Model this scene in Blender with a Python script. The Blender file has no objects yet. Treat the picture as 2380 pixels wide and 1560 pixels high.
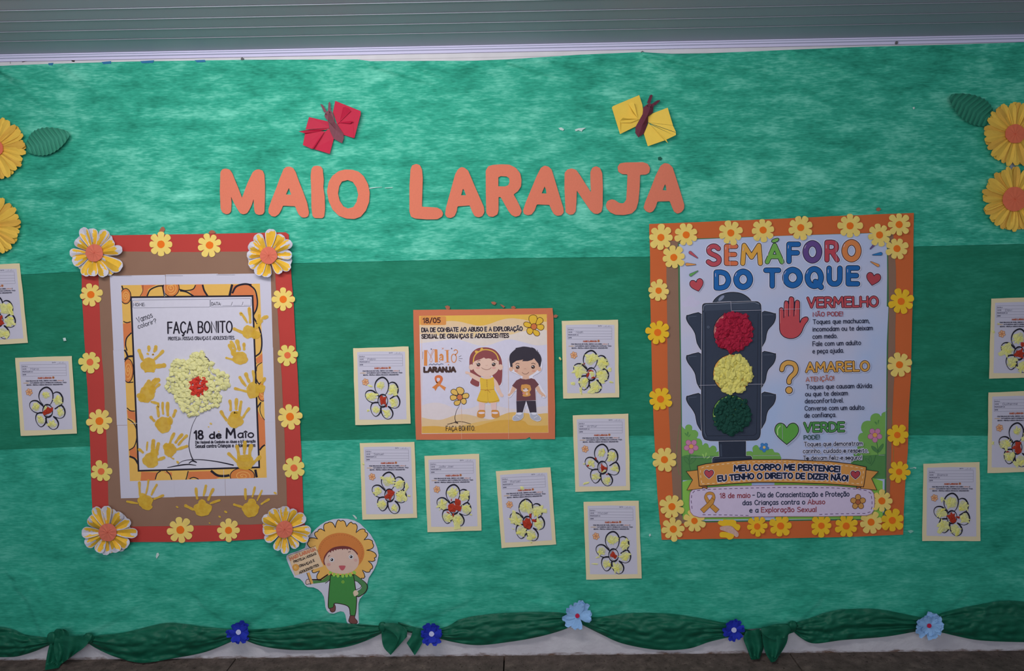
import bpy, math, random
from mathutils import Matrix, Vector
from mathutils.geometry import tessellate_polygon

# ---------------------------------------------------------------- camera, light, exposure
SC = bpy.context.scene
COL = SC.collection
FPX, CAM_D, CAM_H = 1750.0, 2.8, 1.431
CAM_M = (Matrix.Rotation(math.radians(0.7), 3, 'Z') @ Matrix.Rotation(math.radians(90 - 4.2), 3, 'X')
         @ Matrix.Rotation(math.radians(-0.9), 3, 'Z'))
CAM_O = Vector((0, -CAM_D, CAM_H + 0.01))
cam = bpy.data.cameras.new('camera')
cam.sensor_fit = 'HORIZONTAL'; cam.sensor_width = 36; cam.lens = FPX / 2380 * 36
camo = bpy.data.objects.new('camera', cam); COL.objects.link(camo)
camo.matrix_world = Matrix.Translation(CAM_O) @ CAM_M.to_4x4()
SC.camera = camo
vs = SC.view_settings
vs.view_transform = 'Standard'; vs.look = 'None'; vs.gamma = 1; vs.use_curve_mapping = False
vs.exposure = 0.43
world = bpy.data.worlds.new('world'); SC.world = world; world.use_nodes = True
world.node_tree.nodes['Background'].inputs[0].default_value = (0.62, 0.70, 0.86, 1)
world.node_tree.nodes['Background'].inputs[1].default_value = 0.27

def area(name, loc, target, sx, sy, power, color):
    l = bpy.data.lights.new(name, 'AREA'); l.shape = 'RECTANGLE'; l.size = sx; l.size_y = sy
    l.energy = power; l.color = color
    o = bpy.data.objects.new(name, l); COL.objects.link(o)
    o.location = loc
    o.rotation_euler = (Vector(target) - Vector(loc)).to_track_quat('-Z', 'Y').to_euler()
    return o
area('ceiling_lamp', (-0.75, -1.45, 2.22), (-0.5, 0, 1.1), 1.5, 0.3, 20, (1.0, 0.97, 0.95))
area('window_light', (-0.3, -4.2, 1.7), (-0.15, 0, 1.2), 2.6, 1.4, 41, (0.93, 0.96, 1.0))

# ---------------------------------------------------------------- helpers: photo point -> wall point
def P(px, py, d=0.0):
    """point of the wall seen at photo pixel (px, py), d millimetres in front of the wall"""
    v = CAM_M @ Vector(((px - 1190) / FPX, -(py - 780) / FPX, -1))
    t = (-d / 1000.0 - CAM_O.y) / v.y
    return CAM_O + v * t
def PZ(px, py, z):
    v = CAM_M @ Vector(((px - 1190) / FPX, -(py - 780) / FPX, -1))
    return CAM_O + v * ((z - CAM_O.z) / v.z)
MPP = CAM_D / FPX          # metres per photo pixel on the wall

def Zc(pts, ox, oy, s):
    return [(ox + p[0] / s, oy + p[1] / s) for p in pts]

# ---------------------------------------------------------------- materials
MC = {}
GAIN = 1.5
def lin(c):
    return c / 12.92 if c <= 0.04045 else ((c + 0.055) / 1.055) ** 2.4
def rgb(h, gain=None):
    g = (GAIN if gain is None else gain) * .74
    h = h.lstrip('#')
    return tuple(min(0.88, lin(int(h[i:i + 2], 16) / 255) * g) for i in (0, 2, 4))
def mat(h, gain=None, rough=0.85, noise=0.10, scale=60.0, bump=0.0, trans=0.0, spec=0.25, bscale=None):
    key = (h, gain if gain is not None else GAIN, rough, noise, scale, bump, trans, spec, bscale)
    if key in MC: return MC[key]
    m = bpy.data.materials.new('paper_' + h.strip('#')); m.use_nodes = True
    nt = m.node_tree; b = nt.nodes['Principled BSDF']
    c = rgb(h, gain)
    b.inputs['Roughness'].default_value = rough
    b.inputs['Specular IOR Level'].default_value = spec
    tc = nt.nodes.new('ShaderNodeTexCoord')
    n = nt.nodes.new('ShaderNodeTexNoise'); n.inputs['Scale'].default_value = scale; n.inputs['Detail'].default_value = 4
    nt.links.new(tc.outputs['Object'], n.inputs['Vector'])
    mx = nt.nodes.new('ShaderNodeMix'); mx.data_type = 'RGBA'
    mx.inputs[6].default_value = tuple(v * (1 - noise) for v in c) + (1,)
    mx.inputs[7].default_value = tuple(min(.9, v * (1 + noise)) for v in c) + (1,)
    nt.links.new(n.outputs['Fac'], mx.inputs[0]); nt.links.new(mx.outputs[2], b.inputs['Base Color'])
    if bump:
        n2 = nt.nodes.new('ShaderNodeTexNoise'); n2.inputs['Scale'].default_value = bscale or scale * .3; n2.inputs['Detail'].default_value = 3
        nt.links.new(tc.outputs['Object'], n2.inputs['Vector'])
        bp = nt.nodes.new('ShaderNodeBump'); bp.inputs['Strength'].default_value = bump; bp.inputs['Distance'].default_value = 0.01
        nt.links.new(n2.outputs['Fac'], bp.inputs['Height']); nt.links.new(bp.outputs[0], b.inputs['Normal'])
    if trans:
        b.inputs['Alpha'].default_value = 1 - trans
    MC[key] = m
    return m

# ---------------------------------------------------------------- objects
def link(name, verts, faces, mats, fm=None, parent=None, smooth=False, origin=None):
    if parent is not None: origin = ORI[parent.name]
    if origin is None:
        n = max(1, len(verts)); origin = Vector((sum(v[0] for v in verts) / n, sum(v[1] for v in verts) / n, sum(v[2] for v in verts) / n))
    origin = Vector(origin)
    me = bpy.data.meshes.new(name)
    me.from_pydata([(v[0] - origin.x, v[1] - origin.y, v[2] - origin.z) for v in verts], [], faces)
    if not isinstance(mats, (list, tuple)): mats = [mats]
    for m in mats: me.materials.append(m)
    if fm: me.polygons.foreach_set('material_index', fm)
    if smooth: me.polygons.foreach_set('use_smooth', [True] * len(faces))
    me.update()
    o = bpy.data.objects.new(name, me); COL.objects.link(o)
    if parent is None: o.location = origin
    else: o.parent = parent
    ORI[o.name] = origin
    return o
ORI = {}
def tag(o, label, cat, group=None, kind=None):
    o['label'] = label; o['category'] = cat
    if group: o['group'] = group
    if kind: o['kind'] = kind
    return o
def thing(name, loc, label, cat, group=None):
    o = bpy.data.objects.new(name, None); COL.objects.link(o); o.location = loc
    o.empty_display_size = 0.02
    ORI[o.name] = Vector(loc)
    return tag(o, label, cat, group)
def struct(o):
    o['kind'] = 'structure'; return o

def smooth_pts(pts, n=6, closed=False):
    m = len(pts); out = []
    if m < 3: return list(pts)
    rng = range(m) if closed else range(m - 1)
    for i in rng:
        if closed: p0, p1, p2, p3 = pts[i - 1], pts[i], pts[(i + 1) % m], pts[(i + 2) % m]
        else:
            p1, p2 = pts[i], pts[i + 1]
            p0 = pts[i - 1] if i else (2 * p1[0] - p2[0], 2 * p1[1] - p2[1])
            p3 = pts[i + 2] if i + 2 < m else (2 * p2[0] - p1[0], 2 * p2[1] - p1[1])
        for k in range(n):
            t = k / n
            out.append(tuple(0.5 * ((2 * b) + (-a + c) * t + (2 * a - 5 * b + 4 * c - d) * t * t + (-a + 3 * b - 3 * c + d) * t ** 3)
                             for a, b, c, d in zip(p0[:2], p1[:2], p2[:2], p3[:2])))
    if not closed: out.append(tuple(pts[-1][:2]))
    return out
def round_corners(pts, r, n=4):
    out = []; m = len(pts)
    for i in range(m):
        a, b, c = Vector(pts[i - 1]), Vector(pts[i]), Vector(pts[(i + 1) % m])
        u = a - b; v = c - b
        ru = min(r, u.length * .5); rv = min(r, v.length * .5)
        if u.length: u.normalize()
        if v.length: v.normalize()
        p, q = b + u * ru, b + v * rv
        for k in range(n + 1):
            t = k / n
            w = p * (1 - t) ** 2 + b * 2 * t * (1 - t) + q * t * t
            out.append((w.x, w.y))
    return out
def ell(cx, cy, rx, ry=None, rot=0, n=24):
    ry = rx if ry is None else ry
    c, s = math.cos(rot), math.sin(rot)
    return [(cx + rx * math.cos(a) * c - ry * math.sin(a) * s, cy + rx * math.cos(a) * s + ry * math.sin(a) * c)
            for a in (2 * math.pi * k / n for k in range(n))]
def area2(p):
    return sum(p[i - 1][0] * p[i][1] - p[i][0] * p[i - 1][1] for i in range(len(p)))
def clip_poly(pts, quad):
    q = quad if area2(quad) > 0 else quad[::-1]
    for i in range(len(q)):
        a, b = q[i - 1], q[i]; out = []
        f = lambda p: (b[0] - a[0]) * (p[1] - a[1]) - (b[1] - a[1]) * (p[0] - a[0])
        for j in range(len(pts)):
            p, r = pts[j - 1], pts[j]; fp, fr = f(p), f(r)
            if (fp >= 0) != (fr >= 0):
                t = fp / (fp - fr); out.append((p[0] + (r[0] - p[0]) * t, p[1] + (r[1] - p[1]) * t))
            if fr >= 0: out.append(r)
        pts = out
        if len(pts) < 3: return []
    return pts

def ribbon_outline(pts, w, cap=True, ring=False):
    """strip of quads along pts with width w (number or function of 0..1); returns points and faces"""
    q = [Vector(p[:2]) for p in pts]
    r = [q[0]]
    for p in q[1:]:
        if (p - r[-1]).length > 1e-4: r.append(p)
    q = r
    if len(q) < 2: return [], []
    n = len(q); L = []; R = []
    for i in range(n):
        a = (q[i] - q[i - 1]) if i or ring else (q[1] - q[0])
        b = (q[(i + 1) % n] - q[i]) if i + 1 < n or ring else (q[i] - q[i - 1])
        a = a.normalized(); b = b.normalized()
        t = a + b
        if t.length < .35: t = b.copy()
        t.normalize(); k = min(1.6, 1 / max(.4, t.dot(b)))
        hw = (w(i / (n - 1)) if callable(w) else w) * .5
        nn = Vector((-t.y, t.x)) * hw * k
        L.append(q[i] + nn); R.append(q[i] - nn)
    pts2 = [(v.x, v.y) for v in L] + [(v.x, v.y) for v in R]
    faces = [(i, i + 1, n + i + 1, n + i) for i in range(n - 1)]
    if ring: return pts2, faces + [(n - 1, 0, n, 2 * n - 1)]
    if cap:
        for (c, d, i0, i1) in ((q[0], (q[0] - q[1]).normalized(), n, 0), (q[-1], (q[-1] - q[-2]).normalized(), n - 1, 2 * n - 1)):
            hw = (w(0 if i1 == 0 else 1) if callable(w) else w) * .5
            side = Vector((-d.y, d.x)); st = len(pts2); m = 6
            for k in range(1, m):
                a = math.pi * k / m
                v = c + side * hw * math.cos(a) + d * hw * math.sin(a)
                pts2.append((v.x, v.y))
            # side*+hw is first for this orientation
            first, last = (i0, i1)
            faces.append(tuple([first] + list(range(st, st + m - 1)) + [last]))
    return pts2, faces

class Art:
    """flat print on a sheet: polygons, lines and letters laid one over the other by a hair"""
    def __init__(s, d, T=None, dk=0.012, gain=None):
        s.d = d; s.k = 0; s.dk = dk; s.v = []; s.f = []; s.m = []; s.mats = []; s.T = T; s.gain = gain; s.clip = None; s.u = 1.0
    def crop(s, ox, oy, k):
        s.u = k; s.T = lambda p: (ox + p[0] / k, oy + p[1] / k); return s
    def mi(s, h):
        m = h if not isinstance(h, str) else mat(h, s.gain, noise=.05)
        if m not in s.mats: s.mats.append(m)
        return s.mats.index(m)
    def pt(s, p, dd=0):
        if s.T: p = s.T(p)
        return P(p[0], p[1], s.d + s.k * s.dk + dd)
    def fill(s, pts, h, holes=(), step=True):
        if s.clip:
            pts = clip_poly(list(pts), s.clip)
            if len(pts) < 3: return
        loops = [list(pts)] + [list(x) for x in holes]
        flat = [q for lp in loops for q in lp]
        base = len(s.v); s.v += [s.pt(q) for q in flat]; mi = s.mi(h)
        for t in tessellate_polygon([[Vector((q[0], q[1], 0)) for q in lp] for lp in loops]):
            a, b, c = (flat[i] for i in t)
            cr = (b[0] - a[0]) * (c[1] - a[1]) - (b[1] - a[1]) * (c[0] - a[0])
            if abs(cr) < 1e-9: continue
            s.f.append(tuple(base + i for i in (t if cr < 0 else t[::-1]))); s.m.append(mi)
        if step: s.k += 1
    def line(s, pts, w, h, curve=0, closed=False, cap=True, step=True):
        pts = list(pts)
        if curve: pts = smooth_pts(pts, curve, closed)
        if closed and math.dist(pts[0], pts[-1]) < 1e-4: pts = pts[:-1]
        p2, fs = ribbon_outline(pts, w, cap, closed)
        if not p2: return
        base = len(s.v); s.v += [s.pt(q) for q in p2]; mi = s.mi(h)
        for f in fs:
            a = sum((p2[f[i - 1]][0] * p2[f[i]][1] - p2[f[i]][0] * p2[f[i - 1]][1]) for i in range(len(f)))
            s.f.append(tuple(base + i for i in (f if a < 0 else f[::-1]))); s.m.append(mi)
        if step: s.k += 1
    def outl(s, pts, fillc, linec, w, curve=0):
        if curve: pts = smooth_pts(pts, curve, True)
        s.fill(pts, fillc); s.line(pts, w, linec, closed=True)
    def dashes(s, pts, w, h, on, off):
        pts = [Vector(p) for p in pts]; acc = 0; cur = [pts[0]]; pen = True
        for a, b in zip(pts, pts[1:]):
            L = (b - a).length; pos = 0
            while L - pos > (on if pen else off) - acc:
                pos += (on if pen else off) - acc; acc = 0
                q = a + (b - a) * (pos / L)
                if pen: cur.append(q); s.line(cur, w, h, step=False, cap=False)
                cur = [q]; pen = not pen
            acc += L - pos
            if pen: cur.append(b)
        s.k += 1
    def glyph(s, ch, f, w, h, thick, n, alt=0):
        for i, st in enumerate(glyph_strokes(ch, n, thick)):
            ko = i % 4 + 4 * alt; s.k += ko; s.line([f(*q) for q in st], w, h, cap=w / s.u > .9, step=False, closed=len(st) > 6 and st[0] == st[-1]); s.k -= ko
    def text(s, t, base, ht, w, h, outline=None, ow=0, halo=None, hw=0, slant=0, wid=None, n=None, jitter=None):
        """letters along a baseline polyline, stretched to its length; ht = cap height, all in the local units"""
        base = [Vector(b) for b in base]
        segs = [(a, b, (b - a).length) for a, b in zip(base, base[1:])]; tot = sum(x[2] for x in segs)
        adv = []; x = 0
        for ch in t:
            gw = GL[base_ch(ch)][0] if base_ch(ch) in GL else .3
            adv.append((x, gw)); x += gw + SP
        full = max(x - SP, .1); k = tot / full
        thick = w / s.u > 3.5; n = n or (5 if ht / s.u > 14 else (3 if ht / s.u > 5 else 2))
        def at(u):
            u *= k
            for a, b, L in segs:
                if u <= L or (a, b, L) == segs[-1]: 
                    dd = (b - a) / L; return a + dd * u, dd
                u -= L
        passes = []
        if halo: passes.append((w + hw * 2, halo))
        if outline: passes.append((w + ow * 2, outline))
        passes.append((w, h))
        for pw, pc in passes:
            for ci, ((ox, gw), ch) in enumerate(zip(adv, t)):
                if ch == ' ': continue
                c0, dd = at(ox + gw / 2); up = Vector((dd.y, -dd.x))
                jt = jitter(ox) if jitter else (0, 1)
                def f(x, y, c0=c0, dd=dd, up=up, gw=gw, jt=jt):
                    q = c0 + dd * ((x - gw / 2) * k + y * slant * ht) + up * (y * ht * jt[1] + jt[0])
                    return (q.x, q.y)
                s.glyph(ch, f, pw, pc, thick, n, ci % 2)
            s.k += 8
    def letter(s, ch, box, w, fillc, outc='#20223a', ow=2.2, halo=None, hw=3.5):
        x0, y0, x1, y1 = box; gw = GL[base_ch(ch)][0]
        x0 += w / 2 + ow; x1 -= w / 2 + ow; y0 += w / 2 + ow; y1 -= w / 2 + ow
        f = lambda x, y: (x0 + x / gw * (x1 - x0), y1 - y * (y1 - y0))
        if halo: s.glyph(ch, f, w + 2 * hw, halo, True, 7); s.k += 4
        s.glyph(ch, f, w + 2 * ow, outc, True, 7); s.k += 4
        s.glyph(ch, f, w, fillc, True, 7); s.k += 4
    def build(s, name, parent):
        o = link(name, s.v, s.f, s.mats, s.m, parent)
        return o
    @property
    def top(s): return s.d + s.k * s.dk

def sheet(name, pts, d, th, m, parent=None, holes=(), edge=None):
    """flat piece of paper or foam cut to an outline, th millimetres thick, lying d mm in front of the wall"""
    if area2(pts) > 0: pts = pts[::-1]
    holes = [h[::-1] if area2(h) < 0 else h for h in holes]
    loops = [list(pts)] + [list(h) for h in holes]; flat = [q for lp in loops for q in lp]; n = len(flat)
    V = [P(q[0], q[1], d + th) for q in flat]; V += [Vector((v.x, v.y + th / 1000, v.z)) for v in V]
    F = []; M = []
    for t in tessellate_polygon([[Vector((q[0], q[1], 0)) for q in lp] for lp in loops]):
        a, b, c = (flat[i] for i in t)
        cr = (b[0] - a[0]) * (c[1] - a[1]) - (b[1] - a[1]) * (c[0] - a[0])
        if abs(cr) < 1e-9: continue
        t = t if cr < 0 else t[::-1]
        F.append(tuple(t)); M.append(0); F.append(tuple(n + i for i in t[::-1])); M.append(0)
    st = 0
    for lp in loops:
        k = len(lp)
        for i in range(k):
            a, b = st + i, st + (i + 1) % k
            F.append((a, n + a, n + b, b)); M.append(1 if edge else 0)
        st += k
    return link(name, V, F, [m, edge] if edge else [m], M, parent)
def wavy(pts, amp, step=14, seed=0):
    """outline with slightly uneven, hand cut edges"""
    r = random.Random(seed); out = []
    for i in range(len(pts)):
        a, b = Vector(pts[i]), Vector(pts[(i + 1) % len(pts)]); L = (b - a).length; n = max(1, int(L / step))
        nn = Vector((-(b - a).y, (b - a).x)).normalized() if L else Vector((0, 0)); ph = r.random() * 6
        for k in range(n):
            t = k / n; q = a + (b - a) * t
            if k: q += nn * (amp * (math.sin(ph + t * L / 37) * .5 + math.sin(ph * 2 + t * L / 13) * .3 + r.uniform(-.3, .3)))
            out.append((q.x, q.y))
    return out
# ---------------------------------------------------------------- stroke alphabet (cap height 1)
def A(*p): return ('c', p)
SP = 0.2
GL = {
 'A': (.68, [((0,0),(.34,1),(.68,0)), ((.13,.32),(.55,.32))]),
 'B': (.56, [((0,0),(0,1)), A((0,1),(.28,1),(.47,.92),(.5,.76),(.44,.6),(.28,.53),(0,.53)), A((.28,.53),(.5,.45),(.56,.27),(.48,.07),(.28,0),(0,0))]),
 'C': (.6, [A((.6,.83),(.45,.97),(.28,.98),(.08,.82),(0,.5),(.08,.17),(.28,.02),(.45,.03),(.6,.17))]),
 'D': (.62, [((0,0),(0,1)), A((0,1),(.25,1),(.5,.87),(.62,.5),(.5,.13),(.25,0),(0,0))]),
 'E': (.5, [((.5,1),(0,1),(0,0),(.5,0)), ((0,.52),(.44,.52))]),
 'F': (.5, [((.5,1),(0,1),(0,0)), ((0,.5),(.44,.5))]),
 'G': (.64, [A((.6,.83),(.45,.97),(.28,.98),(.08,.82),(0,.5),(.08,.17),(.3,.02),(.5,.06),(.63,.2)), ((.63,.2),(.63,.45),(.38,.45))]),
 'H': (.6, [((0,0),(0,1)), ((.6,0),(.6,1)), ((0,.5),(.6,.5))]),
 'I': (.06, [((.03,0),(.03,1))]),
 'J': (.42, [A((.4,1),(.4,.5),(.39,.2),(.3,.03),(.14,.02),(0,.16))]),
 'K': (.56, [((0,0),(0,1)), ((.52,1),(.02,.45)), ((.17,.6),(.56,0))]),
 'L': (.46, [((0,1),(0,0),(.46,0))]),
 'M': (.76, [((0,0),(.06,1),(.38,.35),(.7,1),(.76,0))]),
 'N': (.6, [((0,0),(0,1),(.6,0),(.6,1))]),
 'O': (.68, [A((.34,1),(.1,.85),(0,.5),(.1,.15),(.34,0),(.58,.15),(.68,.5),(.58,.85),(.34,1))]),
 'P': (.54, [((0,0),(0,1)), A((0,1),(.28,1),(.48,.92),(.54,.72),(.47,.52),(.28,.44),(0,.44))]),
 'Q': (.68, [A((.34,1),(.1,.85),(0,.5),(.1,.15),(.34,0),(.58,.15),(.68,.5),(.58,.85),(.34,1)), ((.4,.25),(.68,-.06))]),
 'R': (.56, [((0,0),(0,1)), A((0,1),(.28,1),(.46,.92),(.52,.74),(.46,.56),(.28,.48),(0,.48)), ((.26,.48),(.56,0))]),
 'S': (.54, [A((.5,.86),(.36,.98),(.18,.98),(.04,.86),(.04,.68),(.18,.56),(.38,.46),(.52,.33),(.52,.14),(.38,.02),(.18,.01),(0,.13))]),
 'T': (.6, [((0,1),(.6,1)), ((.3,1),(.3,0))]),
 'U': (.6, [A((0,1),(0,.6),(.02,.22),(.15,.03),(.3,0),(.45,.03),(.58,.22),(.6,.6),(.6,1))]),
 'V': (.62, [((0,1),(.31,0),(.62,1))]),
 'W': (.86, [((0,1),(.2,0),(.43,.7),(.66,0),(.86,1))]),
 'X': (.56, [((0,0),(.56,1)), ((0,1),(.56,0))]),
 'Y': (.58, [((0,1),(.29,.5),(.58,1)), ((.29,.5),(.29,0))]),
 'Z': (.54, [((0,1),(.54,1),(0,0),(.54,0))]),
 'a': (.46, [A((.44,.56),(.28,.68),(.1,.6),(0,.33),(.08,.06),(.24,.01),(.38,.14),(.44,.4)), A((.45,.68),(.44,.3),(.46,0))]),
 'b': (.46, [((0,1.02),(0,0)), A((.01,.35),(.1,.6),(.26,.67),(.42,.55),(.46,.33),(.4,.1),(.24,0),(.08,.05),(.01,.25))]),
 'c': (.4, [A((.4,.56),(.28,.67),(.13,.63),(0,.4),(.03,.15),(.18,0),(.32,.03),(.41,.12))]),
 'd': (.46, [A((.44,.5),(.3,.67),(.12,.62),(0,.36),(.06,.08),(.22,0),(.38,.12),(.44,.35)), ((.45,1.02),(.45,0))]),
 'e': (.42, [A((.02,.34),(.2,.36),(.4,.38),(.38,.58),(.22,.68),(.06,.56),(0,.32),(.08,.07),(.24,0),(.42,.1))]),
 'f': (.34, [A((.34,.98),(.22,1.03),(.13,.92),(.12,.7),(.12,.3),(.11,0)), ((0,.62),(.28,.62))]),
 'g': (.46, [A((.44,.5),(.3,.67),(.12,.62),(0,.36),(.06,.08),(.22,0),(.38,.12),(.44,.35)), A((.45,.66),(.46,.2),(.42,-.2),(.26,-.33),(.06,-.26))]),
 'h': (.44, [((0,1.02),(0,0)), A((0,.4),(.12,.62),(.28,.67),(.42,.55),(.44,.3),(.44,0))]),
 'i': (.06, [((.03,.66),(.03,0)), ((.03,.9),(.035,.92))]),
 'j': (.2, [A((.18,.66),(.18,.2),(.16,-.2),(.06,-.32),(-.06,-.28)), ((.18,.9),(.185,.92))]),
 'k': (.42, [((0,1.02),(0,0)), ((.38,.66),(.02,.3)), ((.13,.42),(.42,0))]),
 'l': (.06, [((.03,1.02),(.03,0))]),
 'm': (.74, [((0,.66),(0,0)), A((0,.4),(.1,.62),(.22,.67),(.35,.55),(.37,.3),(.37,0)), A((.37,.4),(.47,.62),(.59,.67),(.72,.55),(.74,.3),(.74,0))]),
 'n': (.44, [((0,.66),(0,0)), A((0,.4),(.12,.62),(.28,.67),(.42,.55),(.44,.3),(.44,0))]),
 'o': (.48, [A((.24,.68),(.07,.57),(0,.34),(.07,.1),(.24,0),(.41,.1),(.48,.34),(.41,.57),(.24,.68))]),
 'p': (.46, [((0,.66),(0,-.34)), A((.01,.35),(.1,.6),(.26,.67),(.42,.55),(.46,.33),(.4,.1),(.24,0),(.08,.05),(.01,.25))]),
 'q': (.46, [A((.44,.5),(.3,.67),(.12,.62),(0,.36),(.06,.08),(.22,0),(.38,.12),(.44,.35)), ((.45,.66),(.45,-.34))]),
 'r': (.3, [((0,.66),(0,0)), A((0,.38),(.08,.58),(.2,.67),(.3,.64))]),
 's': (.38, [A((.36,.57),(.24,.68),(.08,.64),(.03,.5),(.14,.38),(.3,.29),(.37,.15),(.26,.02),(.1,.01),(0,.1))]),
 't': (.34, [A((.13,.92),(.12,.5),(.13,.15),(.22,.01),(.34,.06)), ((0,.64),(.3,.64))]),
 'u': (.44, [A((0,.66),(.01,.25),(.1,.04),(.24,0),(.38,.12),(.44,.35)), ((.44,.66),(.44,0))]),
 'v': (.42, [((0,.66),(.21,0),(.42,.66))]),
 'x': (.42, [((0,0),(.42,.66)), ((0,.66),(.42,0))]),
 'z': (.4, [((0,.66),(.4,.66),(0,0),(.4,0))]),
 '0': (.52, [A((.26,1),(.07,.85),(0,.5),(.07,.15),(.26,0),(.45,.15),(.52,.5),(.45,.85),(.26,1))]),
 '1': (.24, [((0,.78),(.2,1),(.2,0))]),
 '5': (.48, [((.46,1),(.06,1),(.03,.56)), A((.03,.56),(.22,.63),(.42,.52),(.48,.3),(.38,.06),(.2,0),(0,.1))]),
 '8': (.5, [A((.25,1),(.07,.9),(.06,.68),(.25,.53),(.46,.4),(.5,.2),(.38,.02),(.25,0),(.1,.03),(0,.2),(.05,.4),(.25,.53),(.44,.68),(.43,.9),(.25,1))]),
 '/': (.4, [((0,-.1),(.4,1.05))]),
 '-': (.4, [((0,.42),(.4,.42))]),
 '.': (.04, [((.02,0),(.025,.02))]),
 ',': (.08, [((.07,.03),(.0,-.16))]),
 ':': (.04, [((.02,.05),(.025,.07)), ((.02,.5),(.025,.52))]),
 '!': (.04, [((.02,1),(.02,.32)), ((.02,.02),(.025,.03))]),
 '?': (.44, [A((0,.75),(.06,.92),(.22,1),(.4,.92),(.44,.74),(.32,.56),(.2,.44),(.19,.28)), ((.19,.02),(.195,.03))]),
 '"': (.18, [((.03,1.02),(.0,.8)), ((.18,1.02),(.15,.8))]),
 '(': (.16, [A((.16,1.05),(.03,.8),(0,.45),(.03,.1),(.16,-.15))]),
 ')': (.16, [A((0,1.05),(.13,.8),(.16,.45),(.13,.1),(0,-.15))]),
 '_': (.5, [((0,-.04),(.5,-.04))]),
 ' ': (.22, []),
}
ACC = {'Á': 'A', 'Ã': 'A', 'Ç': 'C', 'É': 'E', 'Í': 'I', 'ã': 'a', 'ç': 'c', 'á': 'a', 'é': 'e', 'ú': 'u', 'î': 'i', 'à': 'a'}
def base_ch(c): return ACC.get(c, c)
def glyph_strokes(ch, n, thick):
    b = base_ch(ch); w, st = GL.get(b, (.3, []))
    out = []
    st = list(st)
    if ch != b:
        cx = w / 2; top = 1.14 if b.isupper() else .84
        if ch in 'ÁÉÍáéú': st.append(((cx - .03, top), (cx + .13, top + .14)))
        if ch == 'à': st.append(((cx - .13, top + .14), (cx + .03, top)))
        if ch in 'Ãã': st.append(A((cx - .2, top), (cx - .1, top + .12), (cx + .05, top + .02), (cx + .2, top + .12)))
        if ch in 'Çç': st.append(A((cx + .02, 0), (cx + .09, -.12), (cx - .03, -.24), (cx - .1, -.2)))
        if ch == 'î': st = [st[0], ((cx - .12, .82), (cx, .95), (cx + .12, .82))]
    for s in st:
        if s and s[0] == 'c':
            c = list(s[1])
            if len(c) > 4 and c[0] == c[-1]:
                q = smooth_pts(c[:-1], n, True); out.append(q + q[:1])
            else: out.append(smooth_pts(c, n))
            continue
        s = list(s)
        if thick and len(s) > 2:
            for a, b2 in zip(s, s[1:]): out.append([a, b2])
        else: out.append(s)
    return out
# ---------------------------------------------------------------- room shell
from mathutils import noise as MN
def nz(x, y, z=0.0): return MN.noise(Vector((x, y, z)))
def box_mesh(x0, x1, y0, y1, z0, z1):
    V = [(x, y, z) for z in (z0, z1) for y in (y0, y1) for x in (x0, x1)]
    Fc = [(0, 2, 3, 1), (4, 5, 7, 6), (0, 1, 5, 4), (2, 6, 7, 3), (0, 4, 6, 2), (1, 3, 7, 5)]
    return V, Fc
def node_mat(name, build, rough=.8):
    m = bpy.data.materials.new(name); m.use_nodes = True; nt = m.node_tree; b = nt.nodes['Principled BSDF']
    b.inputs['Roughness'].default_value = rough; b.inputs['Specular IOR Level'].default_value = .25
    tc = nt.nodes.new('ShaderNodeTexCoord'); build(nt, b, tc); return m
def ramp(nt, fac, stops):
    r = nt.nodes.new('ShaderNodeValToRGB'); e = r.color_ramp.elements
    while len(e) < len(stops): e.new(.5)
    for i, (p, c) in enumerate(stops): e[i].position = p; e[i].color = tuple(c) + (1,)
    nt.links.new(fac, r.inputs[0]); return r.outputs[0]
def mapped(nt, tc, scl, loc=(0, 0, 0), rot=(0, 0, 0)):
    mp = nt.nodes.new('ShaderNodeMapping'); mp.inputs['Scale'].default_value = scl; mp.inputs['Location'].default_value = loc
    mp.inputs['Rotation'].default_value = rot
    nt.links.new(tc.outputs['Object'], mp.inputs[0]); return mp.outputs[0]
def tnoise(nt, vec, s, det=4, rough=.55, dist=0):
    n = nt.nodes.new('ShaderNodeTexNoise'); n.inputs['Scale'].default_value = s; n.inputs['Detail'].default_value = det
    n.inputs['Roughness'].default_value = rough; n.inputs['Distortion'].default_value = dist
    nt.links.new(vec, n.inputs['Vector']); return n.outputs['Fac']
def mathn(nt, op, a, b):
    m = nt.nodes.new('ShaderNodeMath'); m.operation = op
    for i, v in enumerate((a, b)):
        if isinstance(v, (int, float)): m.inputs[i].default_value = v
        else: nt.links.new(v, m.inputs[i])
    return m.outputs[0]
def bumpn(nt, b, h, s, dist=.01):
    bp = nt.nodes.new('ShaderNodeBump'); bp.inputs['Strength'].default_value = s; bp.inputs['Distance'].default_value = dist
    nt.links.new(h, bp.inputs['Height']); nt.links.new(bp.outputs[0], b.inputs['Normal'])

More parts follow.
